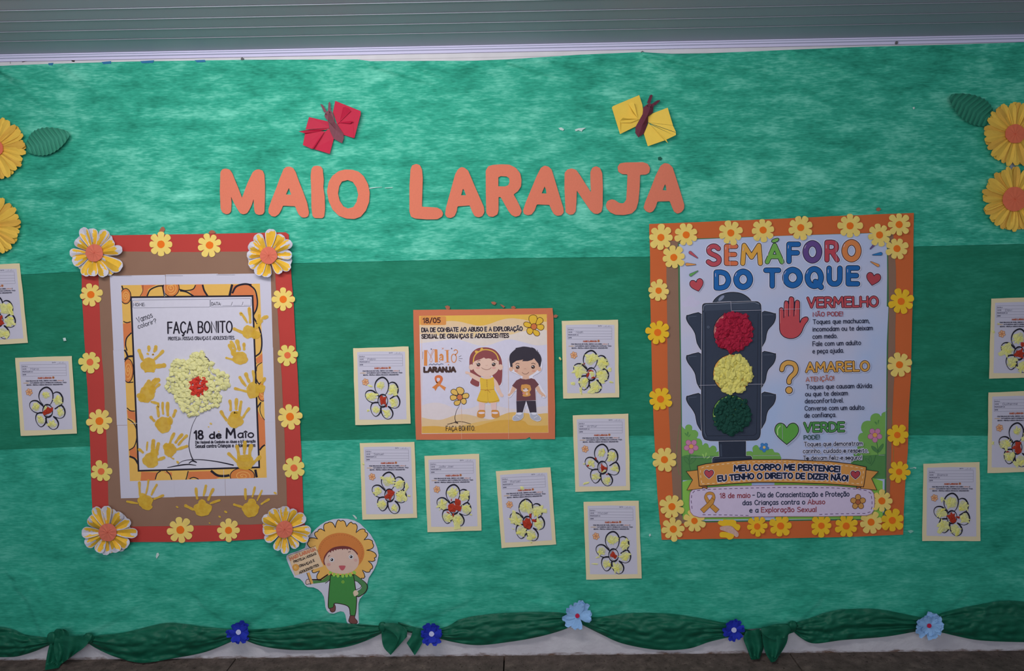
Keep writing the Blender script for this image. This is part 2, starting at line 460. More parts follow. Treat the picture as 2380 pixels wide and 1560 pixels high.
def wall_nodes(nt, b, tc):
    n = tnoise(nt, mapped(nt, tc, (1, 1, 1)), 9, 5)
    base = ramp(nt, n, [(.3, rgb('#b4b0b8')), (.7, rgb('#c2c0c6'))])
    # grime in a ragged line just above the floor
    sx = nt.nodes.new('ShaderNodeSeparateXYZ'); nt.links.new(tc.outputs['Object'], sx.inputs[0])
    n2 = tnoise(nt, mapped(nt, tc, (1, 1, 4)), 16, 6, .7)
    h = mathn(nt, 'ADD', sx.outputs['Z'], mathn(nt, 'MULTIPLY', n2, -.055))
    g = nt.nodes.new('ShaderNodeMapRange'); g.inputs[1].default_value = -.032; g.inputs[2].default_value = -.018
    nt.links.new(h, g.inputs[0])
    mx = nt.nodes.new('ShaderNodeMix'); mx.data_type = 'RGBA'; mx.inputs[6].default_value = rgb('#6e5548', 1.2) + (1,)
    nt.links.new(base, mx.inputs[7]); nt.links.new(g.outputs[0], mx.inputs[0]); nt.links.new(mx.outputs[2], b.inputs['Base Color'])
    bumpn(nt, b, tnoise(nt, mapped(nt, tc, (1, 1, 1)), 14, 6), .35, .02)
WALL = node_mat('painted_wall', wall_nodes)
v, f = box_mesh(-4.2, 4.2, 0, .12, -.02, 2.5)
struct(link('wall_back', v, f, WALL, origin=(0, 0, 0)))

def slab_nodes(nt, b, tc):
    n = tnoise(nt, mapped(nt, tc, (1, 1, 1)), 22, 8, .7)
    c = ramp(nt, n, [(.3, rgb('#3f3833', 1.5)), (.55, rgb('#5a4f49', 1.6)), (.75, rgb('#75685f', 1.6))])
    sp = tnoise(nt, mapped(nt, tc, (1, 1, 1)), 90, 2)
    k = ramp(nt, sp, [(.62, (1, 1, 1)), (.72, (.35, .32, .3))])
    mx = nt.nodes.new('ShaderNodeMix'); mx.data_type = 'RGBA'; mx.blend_type = 'MULTIPLY'; mx.inputs[0].default_value = 1
    nt.links.new(c, mx.inputs[6]); nt.links.new(k, mx.inputs[7]); nt.links.new(mx.outputs[2], b.inputs['Base Color'])
    bumpn(nt, b, n, .4, .004)
SLAB = node_mat('worn_concrete', slab_nodes, .9)
v, f = box_mesh(-4.2, 4.2, -4.4, .12, -.12, -.035)
floor = struct(link('floor', v, f, mat('#2a2522'), origin=(0, 0, -.035)))
jx = [PZ(545, 1536, 0).x, PZ(1172, 1527, 0).x, PZ(1836, 1520, 0).x]
jw = (jx[2] - jx[0]) / 2
xs = [jx[0] - 2 * jw, jx[0] - jw] + jx + [jx[2] + jw, jx[2] + 2 * jw]
for i in range(len(xs) - 1):
    for j in range(4):
        y1 = -.001 - j * jw; y0 = y1 - jw + .005
        v, f = box_mesh(xs[i] + .0025, xs[i + 1] - .0025, y0, y1, -.035, 0)
        link('floor_slab', v, f, SLAB, parent=floor)

CZ = P(1190, 103.5, 34).z
v, f = box_mesh(-4.2, 4.2, -4.4, .12, CZ + .012, CZ + .08)
ceil = struct(link('ceiling', v, f, mat('#50555a'), origin=(0, 0, CZ + .012)))
PVC = mat('#9a93a6', 2.0, rough=.45, noise=.04, scale=3, spec=.4)
PVL = mat('#a5abb8', .9, rough=.4)
gy = [PZ(0, y, CZ).y for y in (96, 75, 50, 24)]
pitch = (gy[0] - gy[3]) / 3
y1 = gy[0] + pitch
y1 = min(y1, -.03)
for i in range(40):
    a = gy[0] - (i - 1) * pitch if i else -.034
    b_ = gy[0] - i * pitch
    # profile: flat board with a rounded lip along its far edge
    prof = [(a - .0015, CZ + .012), (a - .0015, CZ + .001), (a - .003, CZ), (b_ + .006, CZ), (b_ + .0045, CZ - .002), (b_ + .002, CZ - .002), (b_ + .0015, CZ + .004), (b_ + .0015, CZ + .012)]
    V = [(-4.2, y, z) for y, z in prof] + [(4.2, y, z) for y, z in prof]; n = len(prof)
    Fc = [(k, (k + 1) % n, n + (k + 1) % n, n + k) for k in range(n)] + [tuple(range(n))[::-1], tuple(range(n, 2 * n))]
    link('ceiling_panel', V, Fc, [PVC, PVL], [1 if k in (3, 4, 5) else 0 for k in range(n)] + [0, 0], parent=ceil)
# cornice strip and wooden batten under the ceiling
def prism_x(name, prof, m, x0=-4.2, x1=4.2):
    V = [(x0, y, z) for y, z in prof] + [(x1, y, z) for y, z in prof]; n = len(prof)
    Fc = [(k, (k + 1) % n, n + (k + 1) % n, n + k) for k in range(n)] + [tuple(range(n))[::-1], tuple(range(n, 2 * n))]
    return link(name, V, Fc, m, origin=(0, prof[0][0], prof[0][1]))
zc1 = P(1190, 121, 8).z
o = struct(prism_x('trim_1', [(-.002, CZ + .01), (-.034, CZ + .01), (-.034, CZ - .004), (-.026, CZ - .004), (-.024, CZ - .009), (-.016, zc1 + .008), (-.012, zc1), (-.002, zc1)], mat('#bab6d0', 1.85, rough=.4, noise=.03, scale=4)))
zb0 = P(1190, 140, 8).z
o = struct(prism_x('trim_2', [(-.002, zc1 - .001), (-.010, zc1 - .001), (-.011, zc1 - .004), (-.011, zb0 + .012), (-.009, zb0 + .010), (-.009, zb0), (-.002, zb0)],
     mat('#bfbcc0', 1.65, rough=.6, noise=.12, scale=14, bump=.25)))
for (px, py) in ((563, 137), (1493, 122), (2084, 99)):
    c = P(px, py, 17); V = []; Fc = []
    for k, (r, dy) in enumerate(((.0052, .004), (.0052, -.001), (.004, -.0025), (.002, -.0015))):
        V += [(c.x + r * math.cos(t * math.pi / 6), c.y + dy, c.z + r * math.sin(t * math.pi / 6)) for t in range(12)]
        if k: Fc += [((k - 1) * 12 + t, (k - 1) * 12 + (t + 1) % 12, k * 12 + (t + 1) % 12, k * 12 + t) for t in range(12)]
    Fc.append(tuple(range(36, 48)))
    o = link('screw', V, Fc, mat('#6c6c6e', 1.2, rough=.35))
    tag(o, {563: 'small metal screw at the top hem of the cloth, left of the red butterfly',
            1493: 'small metal screw at the top hem of the cloth above the yellow butterfly',
            2084: 'small screw in the white batten at the far right'}[px], 'screw')

tr2 = bpy.data.objects['trim_2']
DK = mat('#4a423e', 1.0)
for pts, w in (([(0,137),(8,139),(14,142),(22,141)], 2.2), ([(24,136),(24,148)], .9), ([(36,140),(48,138),(58,142),(70,138),(82,138)], 2.4), ([(52,144),(66,141),(74,140)], 1.6), ([(92,137),(102,137),(102,140),(92,140)], 1.2),
               ([(152,139),(164,139),(170,142),(176,138),(190,138),(200,136)], 2.0), ([(168,141),(172,142)], 4), ([(206,137),(222,133),(230,137)], 2), ([(240,134),(250,136),(256,135)], 1.4)):
    v_, f_ = ribbon_outline(smooth_pts(pts, 4), w); link('crack', [P(x, y, 11.4) for x, y in v_], f_, DK, parent=tr2)
BT = mat('#2f6f9a', 1.5)
# ---------------------------------------------------------------- green nonwoven cloth
def cloth_mat(name, dark, mid, light, contrast=1.0):
    def bl(nt, b, tc):
        a = tnoise(nt, mapped(nt, tc, (1.5, 1, 4.6)), 4.6, 4, .58)
        c = tnoise(nt, mapped(nt, tc, (5, 1, 46), rot=(0, .015, 0)), 6, 4, .55)
        e = tnoise(nt, mapped(nt, tc, (1, 1, 1.5)), 2.6, 3, .5)
        g = tnoise(nt, mapped(nt, tc, (7, 1, 24), loc=(3, 0, 1)), 5, 3, .5)
        f = tnoise(nt, mapped(nt, tc, (5, 1, 160)), 6, 2, .5)
        s = mathn(nt, 'ADD', mathn(nt, 'MULTIPLY', a, .95 * contrast), mathn(nt, 'MULTIPLY', c, .50 * contrast))
        s = mathn(nt, 'ADD', s, mathn(nt, 'MULTIPLY', e, .60 * contrast))
        s = mathn(nt, 'ADD', s, mathn(nt, 'MULTIPLY', g, .45 * contrast)); s = mathn(nt, 'ADD', s, mathn(nt, 'MULTIPLY', f, .16 * contrast))
        off = (.95 + .50 + .60 + .45 + .16) * contrast * .5
        s = mathn(nt, 'SUBTRACT', s, off - .5)
        nt.links.new(ramp(nt, s, [(.22, dark), (.5, mid), (.82, light)]), b.inputs['Base Color'])
        bumpn(nt, b, mathn(nt, 'ADD', c, tnoise(nt, mapped(nt, tc, (1, 1, 1)), 5, 3)), .06, .01)
    return node_mat(name, bl, .85)
CL_TOP = cloth_mat('green_cloth', rgb('#0f6e58', 1.6), rgb('#2f987f', 1.7), rgb('#74c8b1', 1.75), .8)
CL_LOW = cloth_mat('green_cloth_low', rgb('#0f7059', 1.65), rgb('#2b927a', 1.75), rgb('#5fb9a3', 1.7), .68)
CL_MID = cloth_mat('green_cloth_double', rgb('#106449', 1.4), rgb('#1a765b', 1.5), rgb('#2f8c71', 1.55), .6)
def crumple(m):
    nt = m.node_tree; b = nt.nodes['Principled BSDF']; tc = nt.nodes.new('ShaderNodeTexCoord')
    n = nt.nodes.new('ShaderNodeTexNoise'); n.noise_type = 'RIDGED_MULTIFRACTAL'; n.inputs['Scale'].default_value = 7; n.inputs['Detail'].default_value = 3
    nt.links.new(mapped(nt, tc, (1, 1, 1.8)), n.inputs['Vector']); b.inputs['Roughness'].default_value = .55
    bumpn(nt, b, n.outputs['Fac'], .35, .02); return m
CL_GAR = cloth_mat('green_garland_cloth', rgb('#0a4a36', 1.4), rgb('#125a44', 1.5), rgb('#1b6a52', 1.5), .5)

def interp(pts, x):
    for a, b in zip(pts, pts[1:]):
        if x <= b[0]: return a[1] + (b[1] - a[1]) * (x - a[0]) / (b[0] - a[0])
    return pts[-1][1]
def seg_d(x, y, a, b):
    dx, dy = b[0] - a[0], b[1] - a[1]; L = dx * dx + dy * dy
    t = ((x - a[0]) * dx + (y - a[1]) * dy) / L; tt = max(0, min(1, t))
    s = (x - a[0]) * dy - (y - a[1]) * dx
    return math.hypot(x - a[0] - tt * dx, y - a[1] - tt * dy), tt
CREASES = [((1495, 124), (1700, 175), 3.4, 9), ((1495, 124), (1570, 185), 3.0, 8), ((1560, 130), (1760, 165), 2.4, 8), ((940, 142), (1110, 215), 2.6, 9),
           ((1040, 142), (1140, 170), 2, 8), ((860, 150), (1230, 260), 2.2, 12), ((1180, 145), (1330, 190), 2.6, 8), ((1180, 140), (1480, 150), 1.6, 8),
           ((0, 165), (80, 200), 2.4, 10), ((0, 160), (120, 260), 2.0, 14), ((1000, 240), (1250, 330), 1.8, 14), ((150, 150), (330, 300), 1.6, 18),
           ((2200, 112), (2330, 150), 2.2, 9), ((1850, 125), (2030, 190), 1.8, 12), ((565, 140), (690, 200), 1.8, 10), ((565, 140), (480, 210), 1.6, 10)]
CREASE_LOW = [((60, 1370), (100, 1470), 5, 12), ((40, 1360), (85, 1410), 4, 14), ((470, 1400), (540, 1450), 5, 11), ((560, 1450), (640, 1400), 4, 14), ((730, 1440), (860, 1380), 2, 10),
              ((888, 1455), (800, 1420), 3, 10), ((888, 1455), (930, 1380), 3, 12), ((1342, 1430), (1440, 1405), 3, 12), ((1342, 1430), (1250, 1400), 3, 12), ((1706, 1450), (1630, 1400), 3, 12),
              ((1840, 1450), (1900, 1400), 3, 12), ((2158, 1440), (2080, 1390), 3, 12), ((2158, 1440), (2240, 1380), 3.5, 12), ((200, 1470), (300, 1420), 3, 14), ((960, 1440), (1080, 1400), 2.5, 12)]
CK = 5.0
def cloth(name, top, bot, base, creases, m, amp, label, step=4):
    nx = int(2760 / step); V = []; Fc = []
    rows = int((bot[len(bot) // 2][1] - top[len(top) // 2][1]) / step)
    for i in range(nx + 1):
        x = -190 + 2760 * i / nx; yt = interp(top, x); yb = interp(bot, x)
        for j in range(rows + 1):
            y = yt + (yb - yt) * j / rows
            d = base + amp * (1 + nz(x / 210, y / 120, base) + .5 * nz(x / 60, y / 60, 3 + base))
            if base > 3 and yt < 300: d += 8.5 * max(0, 1 - (y - yt) / 42) ** .7
            for a, b, h, w in creases:
                if abs(x - a[0]) > 450: continue
                q, t = seg_d(x, y, a, b)
                if q < w * 3.4: d += min(1, max(0, (y - yt + 2) / 9)) * h * CK * math.exp(-(q / (w * (.42 if (x - a[0]) * (b[1] - a[1]) < (y - a[1]) * (b[0] - a[0]) else 1.7))) ** 2) * (1 - .65 * t)
            d = min(d, 28 if y < 222 else 9.2)
            V.append(P(x, y, max(base * .5, d)))
    for i in range(nx):
        for j in range(rows):
            a = i * (rows + 1) + j; Fc.append((a, a + 1, a + rows + 2, a + rows + 1))
    o = link(name, V, Fc, m, smooth=True, origin=(0, -.002, 1.1))
    return tag(o, label, 'cloth', 'green cloth covering the wall')
S1 = [(-200, 651), (0, 641), (190, 631), (690, 612), (1200, 600), (1500, 597), (2130, 573), (2380, 567), (2600, 561)]
S2 = [(-200, 1054), (0, 1046), (200, 1038), (840, 1022), (1300, 1016), (1470, 1013), (2150, 1012), (2380, 1014), (2600, 1016)]
TOPE = [(-200, 158), (0, 153), (100, 149), (300, 143), (565, 139), (830, 138), (860, 142), (1100, 141), (1180, 138), (1350, 127), (1490, 121), (1560, 125), (1640, 124), (1830, 116), (2000, 109), (2200, 104), (2380, 98), (2600, 91)]
BOTE = [(-200, 1490), (105, 1488), (300, 1490), (555, 1475), (740, 1480), (885, 1465), (1100, 1465), (1342, 1440), (1550, 1465), (1700, 1465), (1960, 1450), (2160, 1445), (2600, 1445)]
cloth('fabric_panel', [(x, y - 22) for x, y in S1], [(x, y + 22) for x, y in S2], 1.6, [], CL_MID, .35, 'dark green cloth band across the middle of the wall, behind the small poster')
cloth('fabric_panel', TOPE, S1, 3.6, CREASES, CL_TOP, 1.0, 'mottled bright green cloth covering the upper wall behind the orange letters')
cloth('fabric_panel', S2, BOTE, 3.6, CREASE_LOW, CL_LOW, 1.0, 'mottled green cloth covering the lower wall above the twisted garland')

crumple(CL_GAR)
# ---------------------------------------------------------------- garland of twisted green cloth
def PG(x, y, d):
    p = P(x, y, d)
    return p if p.z > .004 else PZ(x, y, .004 + .0002 * d)
gar = thing('cloth_garland', P(1190, 1480, 20), 'dark green twisted cloth garland tied in swags along the foot of the wall', 'garland')
def swag(top, bot, seed, amp=30):
    t = smooth_pts(top, 8); b = smooth_pts(bot, 8)
    x0 = min(t[0][0], b[0][0]); x1 = max(t[-1][0], b[-1][0]); nx = max(20, int((x1 - x0) / 5)); ny = 30; V = []; Fc = []
    r = random.Random(seed); folds = [(r.uniform(.12, .88), r.uniform(.05, .1), r.uniform(.5, 1), r.uniform(-.2, .2), r.random() * 6) for _ in range(6)]
    for i in range(nx + 1):
        u = i / nx
        def ev(c):
            s = u * (len(c) - 1); k = min(int(s), len(c) - 2); return [c[k][q] + (c[k + 1][q] - c[k][q]) * (s - k) for q in (0, 1)]
        pt, pb = ev(t), ev(b)
        for j in range(ny + 1):
            w = j / ny; x = pt[0] + (pb[0] - pt[0]) * w; y = pt[1] + (pb[1] - pt[1]) * w
            pinch = math.sin(math.pi * min(1, max(0, u))) ** .35
            d = 8 + amp * (.5 + .5 * pinch) * math.sin(math.pi * (.06 + .9 * w)) ** .55
            for (c, wd, h, sl, ph) in folds:
                cc = c + sl * (u - .5) + .06 * math.sin(ph + u * 5)
                d += -9 * h * math.exp(-((w - cc) / (wd * (.35 + .65 * pinch))) ** 2) * (1.25 - .75 * pinch)
            d += 17 * abs(nz(x / 46 + y / 60, y / 24 - x / 90, seed)) + 11 * abs(nz(x / 20, y / 16 + x / 40, seed + 5)) + 1.2 * nz(x / 8, y / 8, seed + 5) - 7
            V.append(PG(x, y, max(10.5, d)))
    for i in range(nx):
        for j in range(ny):
            a = i * (ny + 1) + j; Fc.append((a, a + 1, a + ny + 2, a + ny + 1))
    return link('swag', V, Fc, CL_GAR, parent=gar, smooth=True)
swag([(-190, 1450), (0, 1458), (60, 1476), (125, 1484)], [(-190, 1520), (0, 1528), (60, 1521), (125, 1496)], 1)
swag([(200, 1482), (230, 1477), (290, 1470), (380, 1449), (430, 1451), (480, 1458), (560, 1464)], [(200, 1492), (225, 1508), (270, 1528), (330, 1541), (400, 1531), (480, 1515), (560, 1482)], 2, 34)
swag([(552, 1466), (650, 1459), (730, 1445), (800, 1449), (892, 1455)], [(552, 1480), (600, 1500), (660, 1510), (730, 1511), (800, 1505), (850, 1490), (892, 1470)], 3, 30)
swag([(925, 1446), (1003, 1470)], [(925, 1465), (1003, 1482)], 8, 14)
swag([(1000, 1466), (1040, 1456), (1070, 1440), (1120, 1430), (1200, 1424), (1300, 1424), (1345, 1436)], [(1000, 1478), (1050, 1492), (1110, 1500), (1180, 1493), (1250, 1481), (1310, 1464), (1345, 1446)], 4, 30)
swag([(1340, 1436), (1400, 1434), (1450, 1427), (1510, 1425), (1590, 1431), (1710, 1453)], [(1340, 1446), (1400, 1476), (1450, 1497), (1530, 1511), (1600, 1508), (1650, 1492), (1710, 1478)], 5, 32)
swag([(1706, 1456), (1760, 1466), (1800, 1452), (1845, 1450)], [(1706, 1476), (1760, 1478), (1800, 1484), (1845, 1470)], 9, 18)
swag([(1838, 1452), (1870, 1442), (1930, 1422), (1980, 1416), (2050, 1418), (2162, 1440)], [(1838, 1462), (1860, 1482), (1893, 1496), (1960, 1488), (2060, 1480), (2162, 1462)], 6, 30)
swag([(2156, 1440), (2210, 1420), (2280, 1405), (2340, 1397), (2420, 1402), (2560, 1410)], [(2156, 1462), (2220, 1478), (2280, 1489), (2380, 1493), (2450, 1492), (2560, 1488)], 7, 30)
def knot(cx, cy, rx, ry, seed, name='knot', dd=34, tilt=0):
    V = []; Fc = []; nu, nv = 20, 12; r = random.Random(seed)
    for i in range(nu):
        a = 2 * math.pi * i / nu
        for j in range(nv + 1):
            b = math.pi * (j / nv - .5)
            k = 1 + .14 * math.sin(5 * a + seed) * math.cos(b) + .1 * nz(math.cos(a) * 2, math.sin(b) * 3, seed)
            lx = rx * math.cos(b) * math.cos(a) * k; ly = ry * math.sin(b) * k; d = dd + rx * 1.6 * math.cos(b) * math.sin(a) * k * .9
            V.append(PG(cx + lx * math.cos(tilt) - ly * math.sin(tilt), cy + lx * math.sin(tilt) + ly * math.cos(tilt), d))
    for i in range(nu):
        for j in range(nv):
            a = i * (nv + 1) + j; b = ((i + 1) % nu) * (nv + 1) + j; Fc.append((a, a + 1, b + 1, b))
    return link(name, V, Fc, CL_GAR, parent=gar, smooth=True)
def tail(pts_l, pts_r, seed, d0=30, amp=10, name='bow_tail', nf=3):
    """hanging end of cloth between two edge lines with lengthwise folds"""
    L = smooth_pts(pts_l, 6); R_ = smooth_pts(pts_r, 6); n = 26; m = 18; V = []; Fc = []
    def ev(c, u):
        s = u * (len(c) - 1); k = min(int(s), len(c) - 2); return [c[k][q] + (c[k + 1][q] - c[k][q]) * (s - k) for q in (0, 1)]
    for i in range(n + 1):
        u = i / n; a, b = ev(L, u), ev(R_, u)
        for j in range(m + 1):
            w = j / m; x = a[0] + (b[0] - a[0]) * w; y = a[1] + (b[1] - a[1]) * w
            d = d0 + amp * (.35 + u) * math.sin(w * math.pi * nf + seed) + 4 * math.sin(math.pi * w) + 2 * nz(x / 14, y / 14, seed)
            V.append(PG(x, y, max(10.5, d + 4 * abs(nz(x / 12, y / 20, seed)))))
    for i in range(n):
        for j in range(m):
            a = i * (m + 1) + j; Fc.append((a, a + m + 1, a + m + 2, a + 1))
    return link(name, V, Fc, CL_GAR, parent=gar, smooth=True)
knot(122, 1484, 13, 15, 1); knot(205, 1484, 12, 13, 2, tilt=.6)
tail([(118, 1488), (112, 1510), (108, 1530), (104, 1558)], [(140, 1486), (150, 1510), (150, 1530), (136, 1553)], 1, 36)
tail([(130, 1478), (125, 1500), (128, 1525), (137, 1548)], [(208, 1480), (205, 1494), (196, 1505), (178, 1518)], 2, 44, 9, nf=4)
tail([(122, 1482), (125, 1470), (128, 1465), (132, 1462)], [(150, 1486), (160, 1478), (158, 1468), (150, 1463)], 5, 42, 6)
knot(889, 1458, 9, 12, 3)
tail([(888, 1452), (887, 1480), (892, 1505), (908, 1523)], [(893, 1452), (920, 1452), (944, 1462), (946, 1480)], 3, 38, 7, 'bow_loop', 2)
tail([(892, 1450), (915, 1448), (935, 1455), (944, 1475)], [(892, 1460), (912, 1470), (925, 1490), (908, 1523)], 4, 52, 6, 'bow_loop', 1)
tail([(962, 1458), (955, 1480), (947, 1492), (945, 1495)], [(985, 1462), (985, 1485), (976, 1505), (964, 1524)], 6, 30, 6, nf=2)
knot(1842, 1456, 12, 12, 4)
tail([(1733, 1468), (1728, 1485), (1735, 1505), (1746, 1534)], [(1765, 1462), (1772, 1485), (1775, 1505), (1765, 1532)], 7, 36, 9, nf=3)
tail([(1770, 1458), (1772, 1485), (1778, 1515), (1792, 1540)], [(1830, 1452), (1832, 1475), (1826, 1500), (1802, 1538)], 8, 44, 9, nf=3)
tail([(1768, 1460), (1772, 1472), (1785, 1482), (1800, 1488)], [(1800, 1452), (1828, 1452), (1838, 1465), (1828, 1482)], 9, 56, 7, 'bow_loop', 2)
# ---------------------------------------------------------------- orange foam letters
FOAM = mat('#d6785f', 1.38, rough=.9, noise=.07, scale=220); FOAME = mat('#e8907a', 1.5)
CA = (480, 360, 4.103); CB = (1020, 360, 3.967)
def AO(cr, outer, inner=None, sm=False): return (cr, outer, inner)
LET = [
 ('M', 'first letter M of the orange foam title', CA, [(132,165),(150,138),(183,130),(220,140),(245,175),(270,240),(300,310),(338,412),(360,350),(390,270),(440,165),(470,142),(500,138),(535,150),(552,190),(557,300),(556,420),(552,545),(535,568),(500,574),(468,562),(455,530),(449,420),(430,480),(405,530),(385,558),(352,568),(322,558),(290,510),(255,445),(232,395),(238,460),(233,540),(215,562),(185,567),(152,550),(134,515),(127,350)], None),
 ('A', 'letter A between the M and the I of the orange foam title', CA, [(735,135),(760,115),(795,112),(825,125),(850,165),(880,250),(920,350),(960,460),(977,550),(970,585),(945,598),(910,597),(880,570),(860,530),(846,490),(728,485),(715,520),(690,565),(655,590),(620,585),(592,555),(590,515),(620,430),(660,330),(700,220)], [(785,315),(807,380),(757,378)]),
 ('I', 'straight letter I of the orange foam title', CA, [(1000,135),(1020,108),(1055,103),(1090,110),(1107,135),(1118,240),(1113,310),(1127,400),(1130,520),(1122,588),(1105,604),(1030,603),(1010,580),(1000,500),(998,320),(993,200)], None),
 ('O', 'round letter O closing the first word of the orange foam title', CA, [(1165,260),(1200,200),(1260,155),(1320,140),(1390,142),(1450,160),(1500,205),(1540,280),(1556,360),(1550,450),(1520,530),(1470,590),(1410,612),(1330,608),(1260,580),(1200,520),(1165,440),(1148,350)], [(1290,255),(1345,240),(1395,258),(1430,310),(1447,380),(1430,450),(1400,498),(1350,512),(1305,492),(1270,440),(1253,370),(1265,300)]),
 ('L', 'letter L opening the second word of the orange foam title', CA, [(1945,140),(1960,100),(2000,86),(2035,98),(2055,140),(2062,220),(2054,495),(2110,497),(2200,503),(2240,525),(2257,560),(2245,590),(2200,615),(2100,616),(1990,608),(1950,590),(1935,540),(1935,300)], None),
 ('A', 'letter A right after the L of the orange foam title', CB, [(175,135),(205,112),(235,118),(270,145),(300,215),(340,310),(380,400),(415,480),(420,530),(400,565),(365,577),(330,565),(305,520),(285,467),(172,475),(165,520),(145,565),(110,583),(75,577),(57,550),(65,490),(95,380),(125,270),(150,180)], [(222,312),(235,330),(250,373),(205,372)]),
 ('R', 'letter R of the orange foam title', CB, [(432,145),(455,105),(500,92),(580,87),(650,90),(710,120),(750,170),(762,230),(758,290),(730,335),(688,365),(715,410),(750,480),(764,520),(745,560),(705,572),(670,555),(640,515),(570,390),(550,387),(550,510),(540,550),(500,572),(460,568),(437,535),(433,350)], [(548,208),(570,196),(625,200),(648,215),(652,250),(640,280),(610,291),(548,290)]),
 ('A', 'letter A between the R and the N of the orange foam title', CB, [(940,120),(975,99),(1010,108),(1040,135),(1060,200),(1090,300),(1120,400),(1148,490),(1152,530),(1130,557),(1090,563),(1060,545),(1040,510),(1020,462),(903,457),(885,510),(855,550),(815,557),(785,545),(776,515),(800,440),(850,320),(900,200)], [(975,292),(988,320),(992,357),(948,355)]),
 ('N', 'letter N of the orange foam title', CB, [(1160,165),(1185,135),(1225,125),(1265,138),(1300,185),(1350,265),(1403,347),(1398,250),(1397,160),(1415,118),(1450,104),(1485,120),(1507,170),(1512,300),(1510,470),(1500,525),(1465,545),(1430,542),(1395,510),(1340,430),(1272,328),(1268,440),(1262,520),(1240,548),(1205,553),(1170,530),(1165,450),(1158,300)], None),
 ('J', 'hooked letter J of the orange foam title', CB, [(1648,110),(1670,78),(1720,70),(1880,67),(1925,82),(1948,120),(1940,165),(1910,182),(1855,184),(1852,300),(1840,430),(1820,500),(1780,540),(1710,555),(1630,553),(1580,530),(1548,495),(1540,460),(1555,425),(1590,410),(1620,415),(1665,445),(1703,447),(1728,415),(1733,340),(1740,180),(1690,178),(1655,155)], None),
 ('A', 'last letter A of the orange foam title, above the right poster', CB, [(2045,100),(2080,75),(2120,82),(2155,115),(2180,190),(2215,300),(2245,400),(2263,460),(2260,500),(2235,530),(2200,543),(2170,525),(2150,480),(2130,427),(2015,430),(2000,480),(1975,520),(1945,534),(1910,520),(1888,490),(1900,440),(1950,320),(2000,190)], [(2085,270),(2095,290),(2098,328),(2063,325)]),
]
for ch, lab, cr, outer, inner in LET:
    s = 1
    o = sheet('foam_letter', Zc(round_corners(outer, 9, 2), *cr), 10.2, 3.2, FOAM, holes=[Zc(inner, *cr)] if inner else (), edge=FOAME)
    tag(o, lab, 'letter', 'orange foam letters of the title')

# ---------------------------------------------------------------- paper butterflies
def facets(name, crop, polys, m, parent, th=.5):
    """folded paper: every facet is (x, y, depth mm) corners in a crop of the photo"""
    V = []; Fc = []
    for p in polys:
        b = len(V); n = len(p)
        for x, y, d in p:
            q = Zc([(x, y)], *crop)[0]; V.append(P(q[0], q[1], d + th))
        for x, y, d in p:
            q = Zc([(x, y)], *crop)[0]; V.append(P(q[0], q[1], d))
        tr = tessellate_polygon([[Vector((c[0], c[1], 0)) for c in p]])
        for t in tr:
            a0, a1, a2 = (p[i] for i in t)
            cr = (a1[0] - a0[0]) * (a2[1] - a0[1]) - (a1[1] - a0[1]) * (a2[0] - a0[0])
            if abs(cr) < 1e-6: continue
            t = t if cr < 0 else t[::-1]
            Fc.append(tuple(b + i for i in t)); Fc.append(tuple(b + n + i for i in t[::-1]))
        for i in range(n): j = (i + 1) % n; Fc.append((b + i, b + n + i, b + n + j, b + j))
    return link(name, V, Fc, m, parent=parent)
C1 = (670, 210, 9.75); C2 = (1400, 200, 9.75)
RED = mat('#b21b3c', 1.5, rough=.6, noise=.05); YEL = mat('#dfb84a', 1.65, rough=.7, noise=.05); BRN = mat('#7c4a55', 1.4, rough=.8, noise=.14, scale=120)
BRN2 = mat('#66303f', 1.4, rough=.8, noise=.14, scale=120); BLK = mat('#121212', 1)
b1 = thing('paper_butterfly', P(768, 295, 8), 'crimson folded paper butterfly with a brown body, above the title on the left', 'butterfly', 'paper butterflies')
facets('wing', C1, [[(1065,238,14),(1640,470,26),(1640,560,26),(1490,1085,22),(1255,1010,14),(1110,770,12),(1010,500,12)],
   [(1110,770,16),(1240,385,27),(1300,372,36),(1170,690,18)], [(1110,770,16),(1170,690,18),(1300,372,36),(1420,470,26)],
   [(1150,712,17),(1380,698,30),(1470,692,36),(1160,735,18)], [(1160,735,18),(1470,692,36),(1400,755,27)],
   [(1485,740,28),(1640,540,33),(1500,1075,26),(1470,1080,24)]], RED, b1)
facets('wing', C1, [[(470,605,24),(900,705,12),(960,850,12),(390,890,22)], [(235,930,38),(385,905,30),(860,892,18),(950,855,14),(700,935,16),(390,985,24),(340,965,32)],
   [(390,930,20),(830,930,13),(530,1325,26),(330,1240,26)], [(830,930,18),(570,1320,32),(530,1330,28),(700,1080,22)],
   [(840,930,13),(960,850,12),(1030,1100,14),(940,1440,24),(560,1325,20)]], RED, b1)
bd1 = facets('body', C1, [[(820,560,22),(850,490,22),(920,450,24),(930,720,34),(900,700,22),(830,610,20)], [(920,450,24),(985,480,22),(1020,560,20),(1050,700,18),(980,760,32),(930,720,34)],
   [(900,700,22),(980,760,34),(1080,900,30),(1220,1200,20),(1030,1100,18),(950,930,18)], [(980,760,34),(1050,700,18),(1250,980,17),(1260,1080,18),(1220,1200,20),(1080,900,30)]], BRN, b1)
facets('antenna', C1, [[(725,310,18),(780,325,18),(865,470,24),(815,510,24)]], BRN, bd1); facets('antenna', C1, [[(910,290,18),(935,255,18),(955,290,18),(965,460,24),(900,455,24)]], BRN, bd1)
for e in ((850, 535), (935, 492)):
    facets('eye', C1, [[(x, y, 31) for x, y in ell(e[0], e[1], 11, n=8)]], BLK, bd1, th=2)
b2 = thing('paper_butterfly', P(1497, 290, 8), 'yellow folded paper butterfly with a brown body, above the title on the right', 'butterfly', 'paper butterflies')
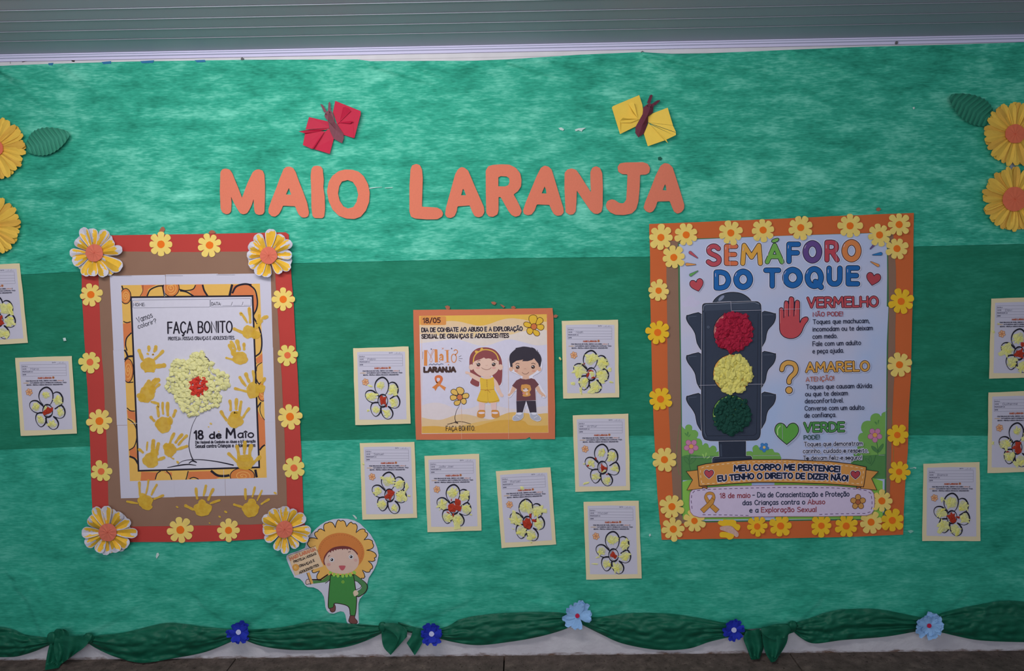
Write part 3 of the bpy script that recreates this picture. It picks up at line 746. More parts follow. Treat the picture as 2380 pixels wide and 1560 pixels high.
facets('wing', C2, [[(835,205,24),(905,420,18),(920,530,16),(920,650,14),(850,760,12),(770,910,14),(400,1090,24),(215,490,26),(240,455,26)],
   [(585,400,27),(710,380,34),(745,480,30),(800,725,18)], [(585,400,27),(800,725,18),(690,600,30)],
   [(400,785,30),(465,720,40),(600,742,32),(850,745,18)], [(400,785,30),(850,745,18),(640,830,24),(420,835,27),(410,1050,28)]], YEL, b2)
facets('wing', C2, [[(1480,490,24),(1600,890,26),(1040,825,14),(1030,700,14),(1140,620,16)], [(1600,895,30),(1670,1050,30),(1040,830,15)], [(1665,1058,24),(1668,1110,24),(1640,1125,24),(1090,860,14)],
   [(1640,1125,30),(1450,1215,30),(1080,870,16)], [(1450,1215,33),(1490,1300,38),(1420,1230,28),(1080,875,16)], [(1415,1232,24),(1030,1365,24),(940,1080,16),(1045,835,14),(1085,880,14)]], YEL, b2)
bd2 = facets('body', C2, [[(1050,390,24),(1110,405,26),(1050,600,34),(1010,690,32),(910,650,20),(930,480,20)], [(1110,405,26),(1195,400,28),(1155,480,22),(1145,600,20),(1040,690,20),(1010,690,32),(1050,600,34)],
   [(910,640,20),(1010,690,32),(960,790,34),(900,890,30),(815,1165,20),(745,1060,18),(750,930,18)], [(1010,690,32),(1040,690,20),(1030,830,18),(940,1080,18),(815,1165,20),(900,890,30),(960,790,34)]], BRN2, b2)
facets('antenna', C2, [[(1075,215,18),(1110,190,18),(1140,215,18),(1085,395,25),(1010,385,24)]], BRN2, bd2); facets('antenna', C2, [[(1300,318,18),(1312,335,18),(1200,440,25),(1130,400,25),(1240,325,20)]], BRN2, bd2)
for e in ((1018, 447), (1092, 475)):
    facets('eye', C2, [[(x, y, 31) for x, y in ell(e[0], e[1], 11, n=8)]], BLK, bd2, th=2)

# ---------------------------------------------------------------- pleated leaves
def leaf(a, b, wid, label, n=11, up=1, lift=(12, 26), hx='#1f8a6a'):
    """pleated paper leaf from base a to tip b; pleats run aslant from the midrib"""
    o = thing('paper_leaf', P((a[0] + b[0]) / 2, (a[1] + b[1]) / 2, 8), label, 'leaf', 'pleated paper leaves')
    A_, B_ = Vector(a), Vector(b); ax = (B_ - A_); L = ax.length; ax /= L; nn = Vector((ax.y, -ax.x)) * up
    for side, k, tone in ((1, 1, hx), (-1, .8, hx)):
        V = []; Fc = []
        for i in range(2 * n + 1):
            u = i / (2 * n); mid = A_ + ax * L * u
            w = wid * k * math.sin(math.pi * min(1, u * .95 + .03)) ** .7 * (1.0 if i % 2 else .93)
            uo = min(1, max(0, u - .10 * (1 if side > 0 else .4) * math.sin(math.pi * u)))
            ed = A_ + ax * L * uo + nn * side * w
            dm = lift[0] + (lift[1] - lift[0]) * u + 6; de = dm - (3 if side > 0 else -1) + (6.0 if i % 2 else -1.0) * (1 if 0 < i < 2 * n else .2)
            dmm = dm + (2.0 if i % 2 else 0)
            V += [P(mid.x, mid.y, dmm), P(ed.x, ed.y, de), P(mid.x, mid.y, dmm - .6), P(ed.x, ed.y, de - .6)]
        for i in range(2 * n):
            a4 = i * 4; f1 = (a4, a4 + 1, a4 + 5, a4 + 4); f2 = (a4 + 2, a4 + 6, a4 + 7, a4 + 3)
            if side > 0: f1 = f1[::-1]; f2 = f2[::-1]
            Fc += [f1, f2, (a4 + 1, a4 + 3, a4 + 7, a4 + 5)]
        link('leaf_half', V, Fc, mat(tone, 1.5, rough=.7, noise=.05), parent=o)
    return o
leaf((62, 348), (160, 311), 37, 'green pleated paper leaf beside the upper left sunflower', up=1, hx='#37866e')
leaf((2308, 286), (2208, 224), 38, 'dark green pleated paper leaf beside the upper right sunflower', up=-1, hx='#2a7a62')

# ---------------------------------------------------------------- big sunflowers
def petal_mesh(c, ang, r0, L, w, d0, d1, fold, mats, seed, parent, paint=None, nx=6, ny=9, name='petal', tipcut=.0):
    ca, sa = math.cos(ang), math.sin(ang); V = []; Fc = []; M = []; r = random.Random(seed); ph = r.random() * 9; bend = r.uniform(-.06, .06)
    for j in range(ny + 1):
        v = j / ny; ww = w * (.30 + .70 * math.sin(min(1, v * 1.15) * math.pi / 2)) if v < .72 else w * math.sqrt(max(.03, 1 - ((v - .72) / .30) ** 2.2))
        for i in range(nx + 1):
            u = i / nx * 2 - 1; rr = r0 + L * v; side = u * ww * .5 + bend * L * v * v
            d = d0 + (d1 - d0) * v + fold * (abs(u) - .4) * math.sin(math.pi * min(1, .15 + .85 * v)) + .8 * nz(u * 2, v * 4, ph)
            V.append(P(c[0] + ca * rr - sa * side, c[1] + sa * rr + ca * side, max(9.5, d)))
    k = len(V); V += [Vector((p.x, p.y + .0006, p.z)) for p in V]
    for j in range(ny):
        for i in range(nx):
            a = j * (nx + 1) + i; Fc.append((a, a + 1, a + nx + 2, a + nx + 1)); mi = 0
            if paint:
                u = (i + .5) / nx * 2 - 1; v = (j + .5) / ny
                s = paint(u, v, ph); mi = 1 if s else 0
            M.append(mi); Fc.append((k + a, k + a + nx + 1, k + a + nx + 2, k + a + 1)); M.append(0)
    per = [i for i in range(nx + 1)] + [j * (nx + 1) + nx for j in range(1, ny + 1)] + [ny * (nx + 1) + i for i in range(nx - 1, -1, -1)] + [j * (nx + 1) for j in range(ny - 1, 0, -1)]
    for a, b in zip(per, per[1:] + per[:1]): Fc.append((a, k + a, k + b, b)); M.append(0)
    return link(name, V, Fc, mats, M, parent=parent)
def centre_disc(c, rx, ry, d, m, parent, seed, crease=1.2, name='flower_centre', n=22, th=.6):
    r = random.Random(seed); V = []; Fc = []
    rad = [1 + r.uniform(-.035, .035) for _ in range(n)]
    for ring, k in enumerate((0.02, .35, .7, 1)):
        for i in range(n):
            a = 2 * math.pi * i / n; z = d + th + crease * (.5 if i % 2 else -.5) * r.uniform(.2, 1) * (1 - .3 * k) + (1 - k) * crease
            V.append(P(c[0] + rx * rad[i] * k * math.cos(a), c[1] + ry * rad[i] * k * math.sin(a), z))
    for ring in range(3):
        for i in range(n): a = ring * n + i; b = ring * n + (i + 1) % n; Fc.append((a, b, b + n, a + n))
    Fc.append(tuple(range(n))[::-1]); b0 = len(V)
    V += [Vector((V[3 * n + i].x, V[3 * n + i].y + th / 1000 + .0005, V[3 * n + i].z)) for i in range(n)]
    for i in range(n): Fc.append((3 * n + i, 3 * n + (i + 1) % n, b0 + (i + 1) % n, b0 + i))
    return link(name, V, Fc, m, parent=parent)
SUNY = mat('#d8ad48', 1.75, rough=.8, noise=.08); SUNY2 = mat('#cda044', 1.7, rough=.8, noise=.08); SUNE = mat('#d8ba66', 1.5); SUNC = mat('#d26a4c', 1.6, noise=.06)
def sunflower(cx, cy, R, rc, label, seed, n=27):
    o = thing('paper_sunflower', P(cx, cy, 8), label, 'flower', 'big folded paper sunflowers'); r = random.Random(seed)
    for layer in (0, 1):
        for i in range(n):
            a = 2 * math.pi * (i + .5 * layer) / n + r.uniform(-.035, .035)
            if layer == 0 and i % 2: continue
            Lr = R * (1.0 if layer else .98) * r.uniform(.95, 1.03) - rc * .6
            petal_mesh((cx, cy), a, rc * .6, Lr, 2 * math.pi * R / n * r.uniform(.82, 1.12), 16 if layer else 12, 32 * r.uniform(.85, 1.1) if layer else 22, r.choice((-6, 6, -7, 5)),
                       [SUNY if (i + layer) % 3 else SUNY2], seed * 100 + i + 50 * layer, o, nx=4, ny=8)
    centre_disc((cx, cy), rc, rc * .97, 27, SUNC, o, seed)
sunflower(-15, 344, 75, 22, 'yellow paper sunflower cut by the left edge, the upper of the two', 1)
sunflower(-28, 526, 75, 24, 'yellow paper sunflower cut by the left edge, the lower of the two', 2)
sunflower(2360, 311, 75, 23, 'yellow paper sunflower cut by the right edge, the upper one beside the leaf', 3)
sunflower(2359, 463, 76, 29, 'yellow paper sunflower cut by the right edge, the lower of the two', 4)
tag(sheet('paper_tape', [(2348, 372), (2360, 372), (2358, 395), (2348, 395)], 9.5, .3, mat('#9a9aa4')), 'grey tape strip showing between the two right sunflowers', 'tape')
# ---------------------------------------------------------------- small cut paper flowers
PALE = mat('#e3c76c', 1.5, rough=.85, noise=.06); GOLD = mat('#e6b62a', 1.5, rough=.85, noise=.06)
PALE2 = mat('#dcc86a', 1.5, rough=.85, noise=.06)
CEN = mat('#e2701c', 1.5, noise=.05); CENP = mat('#db6a40', 1.5, noise=.05)
def cut_flower(cx, cy, R, rot, d, label, group, seed, tone=PALE, cen=CEN, n=8, rc=None, sx=1.0):
    o = thing('paper_flower', P(cx, cy, d), label, 'flower', group); r = random.Random(seed)
    per = 10; tot = n * per; ring = []
    kk = [r.uniform(.90, 1.07) for _ in range(n)]; lift = [r.uniform(0, 1) ** 2 * 3.2 for _ in range(n)]; jt = [r.uniform(-.05, .05) for _ in range(n)]
    depth = r.uniform(.52, .6); pw = r.uniform(2.2, 3.0)
    for i in range(tot):
        k = i // per; ph = ((i % per) / per) * 2 - 1
        a = rot + 2 * math.pi * (k + .5 + ph * .5) / n + jt[k] * (1 - ph * ph)
        rr = R * (depth + (1 - depth) * max(0, 1 - abs(ph) ** pw) ** .5) * (kk[k] if abs(ph) < .95 else 1)
        ring.append((a, rr, lift[k] * (1 - abs(ph)) if abs(ph) < .99 else 0))
    V = []; Fc = []
    for th in (.45, 0):
        V.append(P(cx, cy, d + th))
        for q, kq in ((.5, 0), (1, 1)):
            for a, rr, l in ring: V.append(P(cx + math.cos(a) * rr * q * sx, cy + math.sin(a) * rr * q, d + th + l * kq))
    N = 1 + 2 * tot
    for s in (0, 1):
        b = s * N
        for i in range(tot):
            j = (i + 1) % tot
            f1 = (b, b + 1 + j, b + 1 + i); f2 = (b + 1 + i, b + 1 + j, b + 1 + tot + j, b + 1 + tot + i)
            Fc += [f1, f2] if s == 0 else [f1[::-1], f2[::-1]]
    for i in range(tot):
        j = (i + 1) % tot; Fc.append((1 + tot + i, 1 + tot + j, N + 1 + tot + j, N + 1 + tot + i))
    link('petal_sheet', V, Fc, tone, parent=o)
    rc = rc or R * .31
    centre_disc((cx, cy), rc * sx, rc, d + .6, cen, o, seed, .15, n=18, th=.4)
    return o
LF = 'small yellow paper flowers on the red frame'
spec = [(374, 568, 28.5, .39, 0, 'along the top, the left one'), (487, 570, 28.5, .1, 0, 'along the top, the right one'),
 (211, 685, 27.5, .2, 0, 'topmost on its left side'), (209, 842, 26, .1, 2, 'second down its left side, with a salmon centre'), (231, 979, 29.5, .3, 0, 'third down its left side, with an orange centre'), (235, 1096, 25, .4, 2, 'lowest on its left side, with a salmon centre'),
 (658, 696, 27.5, .39, 0, 'topmost on its right side'), (668, 826, 24.5, .3, 2, 'second down its right side, with a salmon centre'), (674, 969, 30, .25, 0, 'third down its right side, with an orange centre'), (683, 1088, 26.5, .1, 2, 'lowest on its right side, with a salmon centre'),
 (419, 1232, 30, .25, 0, 'along the bottom, the left one'), (531, 1233, 27, .39, 0, 'along the bottom, the right one')]
for i, (x, y, R, rot, t, w) in enumerate(spec):
    cut_flower(x, y, R, rot, 12.2, 'pale flower on the red frame, ' + w, LF, 10 + i, PALE if t == 0 else PALE2, CEN if t == 0 else CENP, n=8 if t == 0 else 7)
RF = 'yellow paper flowers on the orange frame'
spec = [(1536, 552, 30, 1.2, 0, 'at its top left corner'), (1595, 546, 27.5, .0, 0, 'second along top'), (1566, 598.5, 28, .25, 0, 'below the top left corner'),
 (1698.6, 541.5, 29, .1, 0, 'above the first E of the printed title'), (1773.6, 535, 28.5, .3, 0, 'above the M of the printed title'), (1861, 529.3, 30.5, .1, 0, 'above the F of the printed title'),
 (1975.7, 525, 28.5, .4, 0, 'above the last O of the printed title'), (2044.3, 546.4, 28, .2, 0, 'beside the purple ray'), (2090, 522, 28, .39, 0, 'at its top right corner'), (2085, 578, 27, .0, 0, 'below the top right corner'),
 (1530.7, 675.7, 25.5, .5, 0, 'left side, topmost'), (1528.6, 773, 28, .6, 1, 'left side, second down'), (1535.3, 928, 27, .1, 1, 'left side, third down'), (1544.3, 1068.6, 28.5, .0, 0, 'left side, lowest'),
 (1561.7, 1178, 28.5, .0, 0, 'bottom left, upper of the corner group'), (1565, 1230.3, 27.5, .3, 0, 'bottom left corner'), (1614, 1211, 26, .0, 0, 'bottom left, right of the corner one'),
 (1760, 1224, 24, .3, 1, 'bottom edge, right of the torn one'), (1814.6, 1222.9, 26.5, .4, 1, 'bottom edge, below the word Exploração'), (1909, 1222.4, 26, .39, 1, 'bottom edge, below the word Sexual'), (1967, 1223, 27, .0, 1, 'bottom edge, right of centre'),
 (2024.6, 1214, 27.5, .15, 0, 'bottom right, left of the corner one'), (2074, 1210, 27.5, .2, 1, 'bottom right corner'), (2049.7, 1164.7, 26.5, .39, 0, 'bottom right, above the corner ones'),
 (2094.6, 700.7, 29.5, .1, 1, 'right side, topmost'), (2090.7, 848, 29.5, .15, 0, 'right side, second down'), (2085.7, 1011.4, 26, .39, 1, 'right side, third down, by the pink flower'), (2089.7, 1096.9, 25.5, .5, 1, 'right side, lowest, beside the banner end')]
for i, (x, y, R, rot, t, w) in enumerate(spec):
    cut_flower(x, y, R, rot, 14.4 + (i % 3) * .9, ('golden' if t else 'pale yellow') + ' flower on the orange frame, ' + w, RF, 40 + i, GOLD if t else PALE, CEN, n=8 if i % 4 != 2 or t == 0 else 7, rc=8.3 if R > 26 else 7.5)
# the torn flower
o = thing('paper_flower', P(1695, 1230, 14), 'torn golden flower with a whitish strip across it, on the bottom of the orange frame', 'flower', RF)
CD = (1490, 1050, 7)
up = smooth_pts([(1250,1150),(1285,1120),(1330,1125),(1345,1105),(1420,1110),(1500,1108),(1548,1135),(1550,1170),(1600,1190),(1615,1230),(1590,1280),(1550,1275),(1480,1215),(1400,1205),(1320,1210),(1260,1180)], 3, True)
dn = smooth_pts([(1275,1360),(1290,1315),(1350,1305),(1440,1325),(1510,1355),(1500,1400),(1470,1425),(1420,1430),(1385,1400),(1300,1395)], 3, True)
ba = smooth_pts([(1290,1225),(1400,1205),(1480,1220),(1530,1270),(1580,1320),(1585,1370),(1550,1392),(1490,1350),(1400,1310),(1330,1285),(1290,1270)], 3, True)
sheet('torn_petals', Zc(up, *CD), 14.4, .5, GOLD, o); sheet('torn_petals', Zc(dn, *CD), 14.4, .5, GOLD, o); sheet('torn_strip', Zc(ba, *CD), 14.2, .5, mat('#c7a296', 1.5, noise=.25, scale=150), o)

# ---------------------------------------------------------------- blue cloth flowers on the garland
def blue_flower(cx, cy, R, m, mc, rc, label, seed, n=6, d=42):
    o = thing('cloth_flower', P(cx, cy, d), label, 'flower', 'blue flowers on the garland'); r = random.Random(seed)
    for lay in (0, 1):
        for i in range(n - lay):
            a = 2 * math.pi * (i + .5 * lay) / (n - lay) + r.uniform(-.2, .2) + seed; L = R * r.uniform(.78, 1.08) * (1 - .18 * lay); V = []; Fc = []
            nx, ny = 7, 6; ph = r.random() * 9; w = L * r.uniform(.62, .95)
            for j in range(ny + 1):
                v = j / ny
                for k in range(nx + 1):
                    u = k / nx * 2 - 1
                    ww = w * (.25 + .75 * math.sin(min(1, v * 1.1) * math.pi / 2)) * (1 if v < .8 else .93)
                    rr = L * v * (1 - .10 * u * u * v - (.09 if k in (3, 4) and v > .95 else 0) + .03 * math.sin(5 * u + ph) * v)
                    V.append(P(cx + math.cos(a) * rr - math.sin(a) * u * ww * .5, cy + math.sin(a) * rr + math.cos(a) * u * ww * .5, d + 3 * lay + i * .4 + 9 * v * v * r.uniform(.85, 1.1) + 3 * math.sin(2.5 * u + ph) * v))
            for j in range(ny):
                for k in range(nx): q = j * (nx + 1) + k; Fc.append((q, q + 1, q + nx + 2, q + nx + 1))
            link('petal', V, Fc, m, parent=o, smooth=False)
    centre_disc((cx, cy), rc, rc, d + 9, mc, o, seed, .3)
DKB = mat('#1c2c9a', 1.7, rough=.8, noise=.12, scale=200); LTB = mat('#85add8', 1.6, rough=.75, noise=.06); WC = mat('#b9bde0', 1.5); RC = mat('#b32348', 1.5)
blue_flower(554, 1470, 29, DKB, WC, 6, 'dark blue cloth flower with a white centre, leftmost on the garland', 1)
blue_flower(1003, 1474, 28, DKB, WC, 6, 'dark blue cloth flower beside the small green bow, below the centre', 2)
blue_flower(1706, 1465, 29, DKB, WC, 6, 'dark blue cloth flower left of the big green bow', 3)
blue_flower(1342, 1432, 38, LTB, RC, 5.2, 'light blue paper flower with a red centre, in the middle of the garland', 4, 5)
blue_flower(2160, 1455, 33, LTB, RC, 5.2, 'light blue paper flower with a red centre, at the right end of the garland', 5, 7)

# ---------------------------------------------------------------- crumpled paper balls
def ball_mesh(name, m, seed):
    import bmesh
    bm = bmesh.new(); bmesh.ops.create_icosphere(bm, subdivisions=2, radius=1); r = random.Random(seed)
    for v in bm.verts:
        k = 1 + .5 * nz(v.co.x * 1.6, v.co.y * 1.6 + seed * 7, v.co.z * 1.6) + r.uniform(-.15, .15); v.co *= k
    me = bpy.data.meshes.new(name); bm.to_mesh(me); bm.free(); me.materials.append(m); return me
def balls(parent, pts, r0, d, meshes, seed, name='crumpled_ball'):
    r = random.Random(seed); base = ORI[parent.name]
    for x, y in pts:
        o = bpy.data.objects.new(name, r.choice(meshes)); COL.objects.link(o); o.parent = parent
        rr = r0 * r.uniform(.82, 1.2) * MPP
        o.location = P(x, y, d + rr * 380) - base; o.scale = (rr * r.uniform(.9, 1.15), rr * .62, rr * r.uniform(.9, 1.15))
        o.rotation_euler = (r.uniform(0, .6), r.random() * 6.28, r.uniform(0, .6)); ORI[o.name] = base
def inside(p, poly):
    c = False; x, y = p
    for i in range(len(poly)):
        a, b = poly[i - 1], poly[i]
        if (a[1] > y) != (b[1] > y) and x < (b[0] - a[0]) * (y - a[1]) / (b[1] - a[1]) + a[0]: c = not c
    return c
def scatter(poly, sp, seed, avoid=None):
    r = random.Random(seed); xs = [p[0] for p in poly]; ys = [p[1] for p in poly]; out = []
    for _ in range(9000):
        q = (r.uniform(min(xs), max(xs)), r.uniform(min(ys), max(ys)))
        if not inside(q, poly) or (avoid and inside(q, avoid)): continue
        if all((q[0] - o[0]) ** 2 + (q[1] - o[1]) ** 2 > sp * sp for o in out): out.append(q)
    return out
# ---------------------------------------------------------------- left poster
lp = thing('framed_poster', P(448, 900, 8), 'tall poster with yellow handprints and a crumpled paper flower, in a red frame', 'poster')
REDP = mat('#b6403a', 1.4, rough=.85, noise=.06, scale=8, bump=.06); BROWN = mat('#8a6a58', 1.45, rough=.85, noise=.08, scale=9, bump=.3, bscale=7)
WPAPER = mat('#bfbccb', 1.5, rough=.8, noise=.02, scale=8, bump=.1, bscale=6)
red_out = [(189, 548), (470, 544), (664, 540), (671, 545), (676, 620), (684, 740), (692, 880), (700, 1040), (706, 1180), (709, 1248), (560, 1256), (450, 1260), (330, 1260), (218, 1262), (213, 1150), (208, 1000), (203, 900), (196, 790), (190, 680)]
brn = [(228, 584), (450, 586), (638, 584), (642, 690), (649, 780), (658, 950), (664, 1090), (669, 1217), (540, 1221), (400, 1223), (254, 1224), (250, 1090), (242, 900), (234, 780), (230, 680)]
# red and brown overlap as separate sheets: the red border is cut in four strips
sheet('red_border', [(189, 548), (470, 544), (664, 540), (671, 545), (673, 590), (189, 594)], 9.8, .4, REDP, lp)
sheet('red_border', [(218, 1262), (330, 1260), (450, 1260), (560, 1256), (709, 1248), (708, 1205), (560, 1212), (400, 1216), (217, 1218)], 9.8, .4, REDP, lp)
sheet('red_border', wavy([(189, 590), (240, 588), (246, 760), (252, 900), (262, 1222), (216, 1222), (213, 1150), (208, 1000), (203, 900), (196, 790), (190, 680)], .6, seed=3), 9.4, .3, REDP, lp)
sheet('red_border', wavy([(630, 588), (673, 586), (676, 620), (684, 740), (692, 880), (700, 1040), (706, 1210), (660, 1212), (652, 980), (640, 760)], .6, seed=4), 9.4, .3, REDP, lp)
sheet('brown_backing', wavy(brn, .8, seed=5), 10.4, .4, BROWN, lp)
def lerp(a, b, t): return (a[0] + (b[0] - a[0]) * t, a[1] + (b[1] - a[1]) * t)
def quadpt(q, u, v): return lerp(lerp(q[0], q[1], u), lerp(q[3], q[2], u), v)
WQ = [(255, 641), (629, 635), (644, 1150), (281, 1158)]
us = [0, .345, .67, 1]; vs_ = [0, .335, .672, 1]
for j in range(3):
    for i in range(3):
        e = .0001
        c = [quadpt(WQ, us[i] + (e if i else 0), vs_[j] + (e if j else 0)), quadpt(WQ, us[i + 1] - (e if i < 2 else 0), vs_[j] + (e if j else 0)),
             quadpt(WQ, us[i + 1] - (e if i < 2 else 0), vs_[j + 1] - (e if j < 2 else 0)), quadpt(WQ, us[i] + (e if i else 0), vs_[j + 1] - (e if j < 2 else 0))]
        off = [(0, 0), (.8, -.7), (0, .4), (-.8, 0), (.6, .3), (.6, 0), (0, .6), (0, 0), (.5, 0)][j * 3 + i]
        sheet('printed_page', [(x + off[0], y + off[1]) for x, y in c], 11.0 + (i + j) % 2 * .06, .2, WPAPER, lp)
K = '#24202c'; OR1 = '#d8ab58'; OR2 = '#cc7648'; OR3 = '#d08a48'
a = Art(11.32).crop(0, 0, 1)
OQ = [(281.5, 663), (604, 659.5), (620, 1110.5), (302, 1118.5)]; IQ = [(304.5, 691), (587, 688), (602.5, 1086.5), (322, 1094.5)]
a.fill(OQ, OR1); a.clip = OQ
CPA = (280, 650, 6.239); CPB = (280, 870, 6.0)
def z(c, pts): return Zc(pts, *c)
for col, c, pts in ((OR2, CPA, [(290,70),(530,70),(400,140),(380,240),(290,240),(325,170),(300,90)]), (OR2, CPA, [(1090,60),(1200,60),(1200,140),(1250,240),(1060,240),(1000,170),(1080,120)]),
   (OR2, CPA, [(1640,80),(1900,60),(1990,300),(1980,420),(1930,510),(1900,240),(1600,230)]), (OR2, CPA, [(30,640),(150,620),(165,760),(80,860),(60,1000),(40,1000)]),
   (OR2, CPB, [(90,500),(200,530),(230,690),(180,640),(105,610)]), (OR2, CPB, [(125,1060),(210,1000),(240,1180),(130,1130)]),
   (OR2, CPB, [(290,1360),(520,1370),(480,1480),(280,1490)]), (OR2, CPB, [(600,1360),(715,1370),(720,1420)]), (OR2, CPB, [(950,1360),(1270,1350),(1390,1430),(1300,1480),(1120,1480),(1000,1430),(930,1470)]),
   (OR2, CPB, [(1910,500),(1960,600),(2030,640),(2040,960),(1930,1050)]), (OR2, CPA, [(1960,1150),(2080,1050),(2080,1190),(1980,1220)])):
    a.fill(z(c, pts), col)
for c, pts, w in ((CPA, [(20,90),(40,150)], 20), (CPA, [(120,130),(190,70)], 25), (CPA, [(325,80),(322,170),(285,240)], 8), (CPA, [(385,240),(430,150),(530,100),(610,90)], 20), (CPA, [(520,75),(640,75)], 22),
   (CPA, [(610,80),(640,240)], 26), (CPA, [(850,140),(940,160),(1050,140),(1090,80)], 16), (CPA, [(860,160),(960,180),(1060,240)], 22), (CPA, [(1190,75),(1215,160),(1265,240)], 26), (CPA, [(1620,70),(1580,240)], 34),
   (CPA, [(1620,200),(1680,100),(1800,65),(1900,80)], 28), (CPA, [(1860,70),(1950,150),(1985,300),(1975,420),(1925,520)], 22), (CPA, [(1960,200),(2030,150)], 40), (CPA, [(1920,530),(2020,720),(2050,900),(2030,1050),(1950,1120)], 22),
   (CPA, [(30,600),(90,625),(150,610)], 14), (CPA, [(160,770),(90,850),(75,950),(95,1030)], 18), (CPA, [(40,1000),(80,1050),(110,1130)], 26), (CPA, [(50,1180),(110,1120),(190,1110)], 30),
   (CPB, [(70,80),(100,115),(180,110)], 14), (CPB, [(90,470),(140,510),(200,515)], 14), (CPB, [(100,620),(180,680),(225,780),(225,900),(190,1010),(120,1060)], 14), (CPB, [(125,1145),(200,1180),(250,1260)], 26), (CPB, [(290,1360),(285,1490)], 22),
   (CPB, [(480,1490),(510,1390),(560,1350)], 14), (CPB, [(640,1350),(690,1400),(720,1490)], 14), (CPB, [(710,1350),(715,1490)], 18), (CPB, [(945,1350),(920,1450),(900,1490)], 14), (CPB, [(930,1480),(1010,1440),(1080,1460),(1110,1490)], 14),
   (CPB, [(1260,1345),(1350,1410),(1450,1420),(1520,1410)], 34), (CPB, [(1370,1470),(1430,1435)], 26), (CPB, [(1540,1340),(1500,1470)], 34), (CPB, [(1880,1330),(1900,1440)], 34), (CPB, [(1900,1440),(2050,1440)], 14),
   (CPB, [(1940,1060),(1980,1010),(2040,970)], 22), (CPB, [(1890,60),(1930,130),(2000,110)], 16), (CPB, [(1920,130),(1925,260),(2000,370)], 0.1), (CPB, [(1960,390),(1905,470)], 20), (CPB, [(1955,400),(1945,500),(1970,580),(2010,640)], 10),
   (CPA, [(1970,1330),(1985,1250),(2070,1190)], 12), (CPA, [(1940,1150),(1970,1220)], 8)):
    pp = smooth_pts(z(c, pts), 5); pp = [q for q in pp if inside(q, OQ)]
    if len(pp) > 1: a.line(pp, w / c[2], K, cap=False, step=False)
a.k += 1
def spiral(cx, cy, rx, ry, turns=2.3):
    a.fill(ell(cx, cy, rx + 2, ry + 2), K); a.fill(ell(cx, cy, rx, ry), OR2 if False else '#cc7c40')
    pts = []
    for i in range(46):
        t = i / 45; an = t * turns * 6.28; pts.append((cx + rx * .75 * t * math.cos(an), cy + ry * .75 * t * math.sin(an)))
    pts = [q for q in pts if inside(q, OQ)]
    a.line(pts, 1.8, '#dca25c')
for c, x, y, rx, ry in ((CPA, 75, 240, 70, 105), (CPA, 735, 120, 110, 120), (CPA, 110, 1320, 70, 165), (CPB, 1980, 240, 60, 130), (CPB, 1700, 1420, 165, 105)):
    q = z(c, [(x, y)])[0]; spiral(q[0], q[1], rx / c[2], ry / c[2])
a.clip = None
a.fill(IQ, '#c6c3d0')
a.line(IQ, 4, K, closed=True)
a.crop(*CPA)
GY = '#5b5a68'
a.line(round_corners([(172,300),(1298,285),(1300,398),(176,412)], 22), 5, GY, closed=True, step=False); a.line(round_corners([(1305,284),(1893,276),(1895,388),(1305,397)], 22), 5, GY, closed=True)
a.text('NOME:', [(188, 386), (355, 382)], 42, 8, '#302f3c'); a.text('DATA:', [(1322, 374), (1455, 370)], 42, 8, '#302f3c')
for x0, x1, y in ((1480, 1600, 380), (1630, 1750, 378), (1785, 1875, 375)): a.line([(x0, y), (x1, y - 2)], 4, GY, step=False)
for x in (1605, 1760): a.line([(x, 378), (x + 18, 325)], 5, K, step=False)
a.k += 1
a.line([(192, 326), (268, 322)], 5, '#c9a468')
a.text('Vamos', [(255, 628), (470, 545)], 78, 9, '#2c2a38'); a.text('colorir?', [(262, 712), (525, 625)], 62, 9, '#2c2a38')
rj = random.Random(3)
a.text('FAÇA', [(690, 780), (1048, 772)], 160, 22, K, jitter=lambda x: (0, 1.0)); a.text('BONITO', [(1130, 770), (1618, 764)], 158, 21, K)
a.text('PROTEJA NOSSAS CRIANÇAS E ADOLESCENTES.', [(695, 880), (1655, 866)], 46, 9, '#33323f')
for x0, y0, x1, y1 in ((700, 640, 715, 760), (1150, 640, 1165, 720), (1360, 620, 1385, 760), (1440, 640, 1452, 750), (980, 680, 1010, 760)):
    a.line([(x0, y0), (x1, y1)], 3.5, '#8c8a98', step=False)
a.k += 1
a.crop(*CPB)
# printed flower under the crumpled paper and its stem
a.line([(1080, 555), (1000, 720), (965, 880), (955, 1010), (980, 1120), (1010, 1190)], lambda t: 5 + 9 * t, K, curve=6)
a.line([(800, 1262), (860, 1215), (960, 1195), (1120, 1193), (1300, 1212), (1450, 1240), (1572, 1268)], lambda t: 5 + 13 * t, K, curve=5)
a.line([(655, 1303), (800, 1275), (940, 1258), (1052, 1272)], lambda t: 8 + 9 * math.sin(t * 3.1), K, curve=5); a.line([(958, 1240), (1000, 1212), (1060, 1230)], 14, K, curve=4); a.line([(990, 1190), (1055, 1225)], 14, K)
a.text('18', [(1035, 905), (1150, 900)], 112, 25, K); a.text('de', [(1245, 895), (1400, 890)], 84, 22, K)
a.text('M', [(1478, 890), (1598, 886)], 132, 27, K); a.text('aîo', [(1640, 885), (1855, 880)], 92, 19, K)
a.text('Dia Nacional de Combate ao Abuso e à Exploração', [(1046, 966), (1882, 950)], 34, 8, '#2c2a38')
a.text('Sexual contra Crianças e Adolescentes', [(1046, 1026), (1878, 1010)], 46, 9.5, '#2c2a38')
a.crop(*CPA)
for p_ in ([(1200,1100),(1260,1140),(1310,1220)], [(1290,1290),(1400,1330),(1500,1380)]): a.line(p_, 12, K, curve=4)
a.build('printed_artwork', lp)
s1 = Art(a.top + .05).crop(0, 0, 1)
for seg in (([(302, 985), (319, 984)]), ([(519.5, 1091), (520, 1111)]), ([(382.5, 662), (382.8, 690)])): s1.line(seg, .7, '#cfccd8', cap=False, step=False)
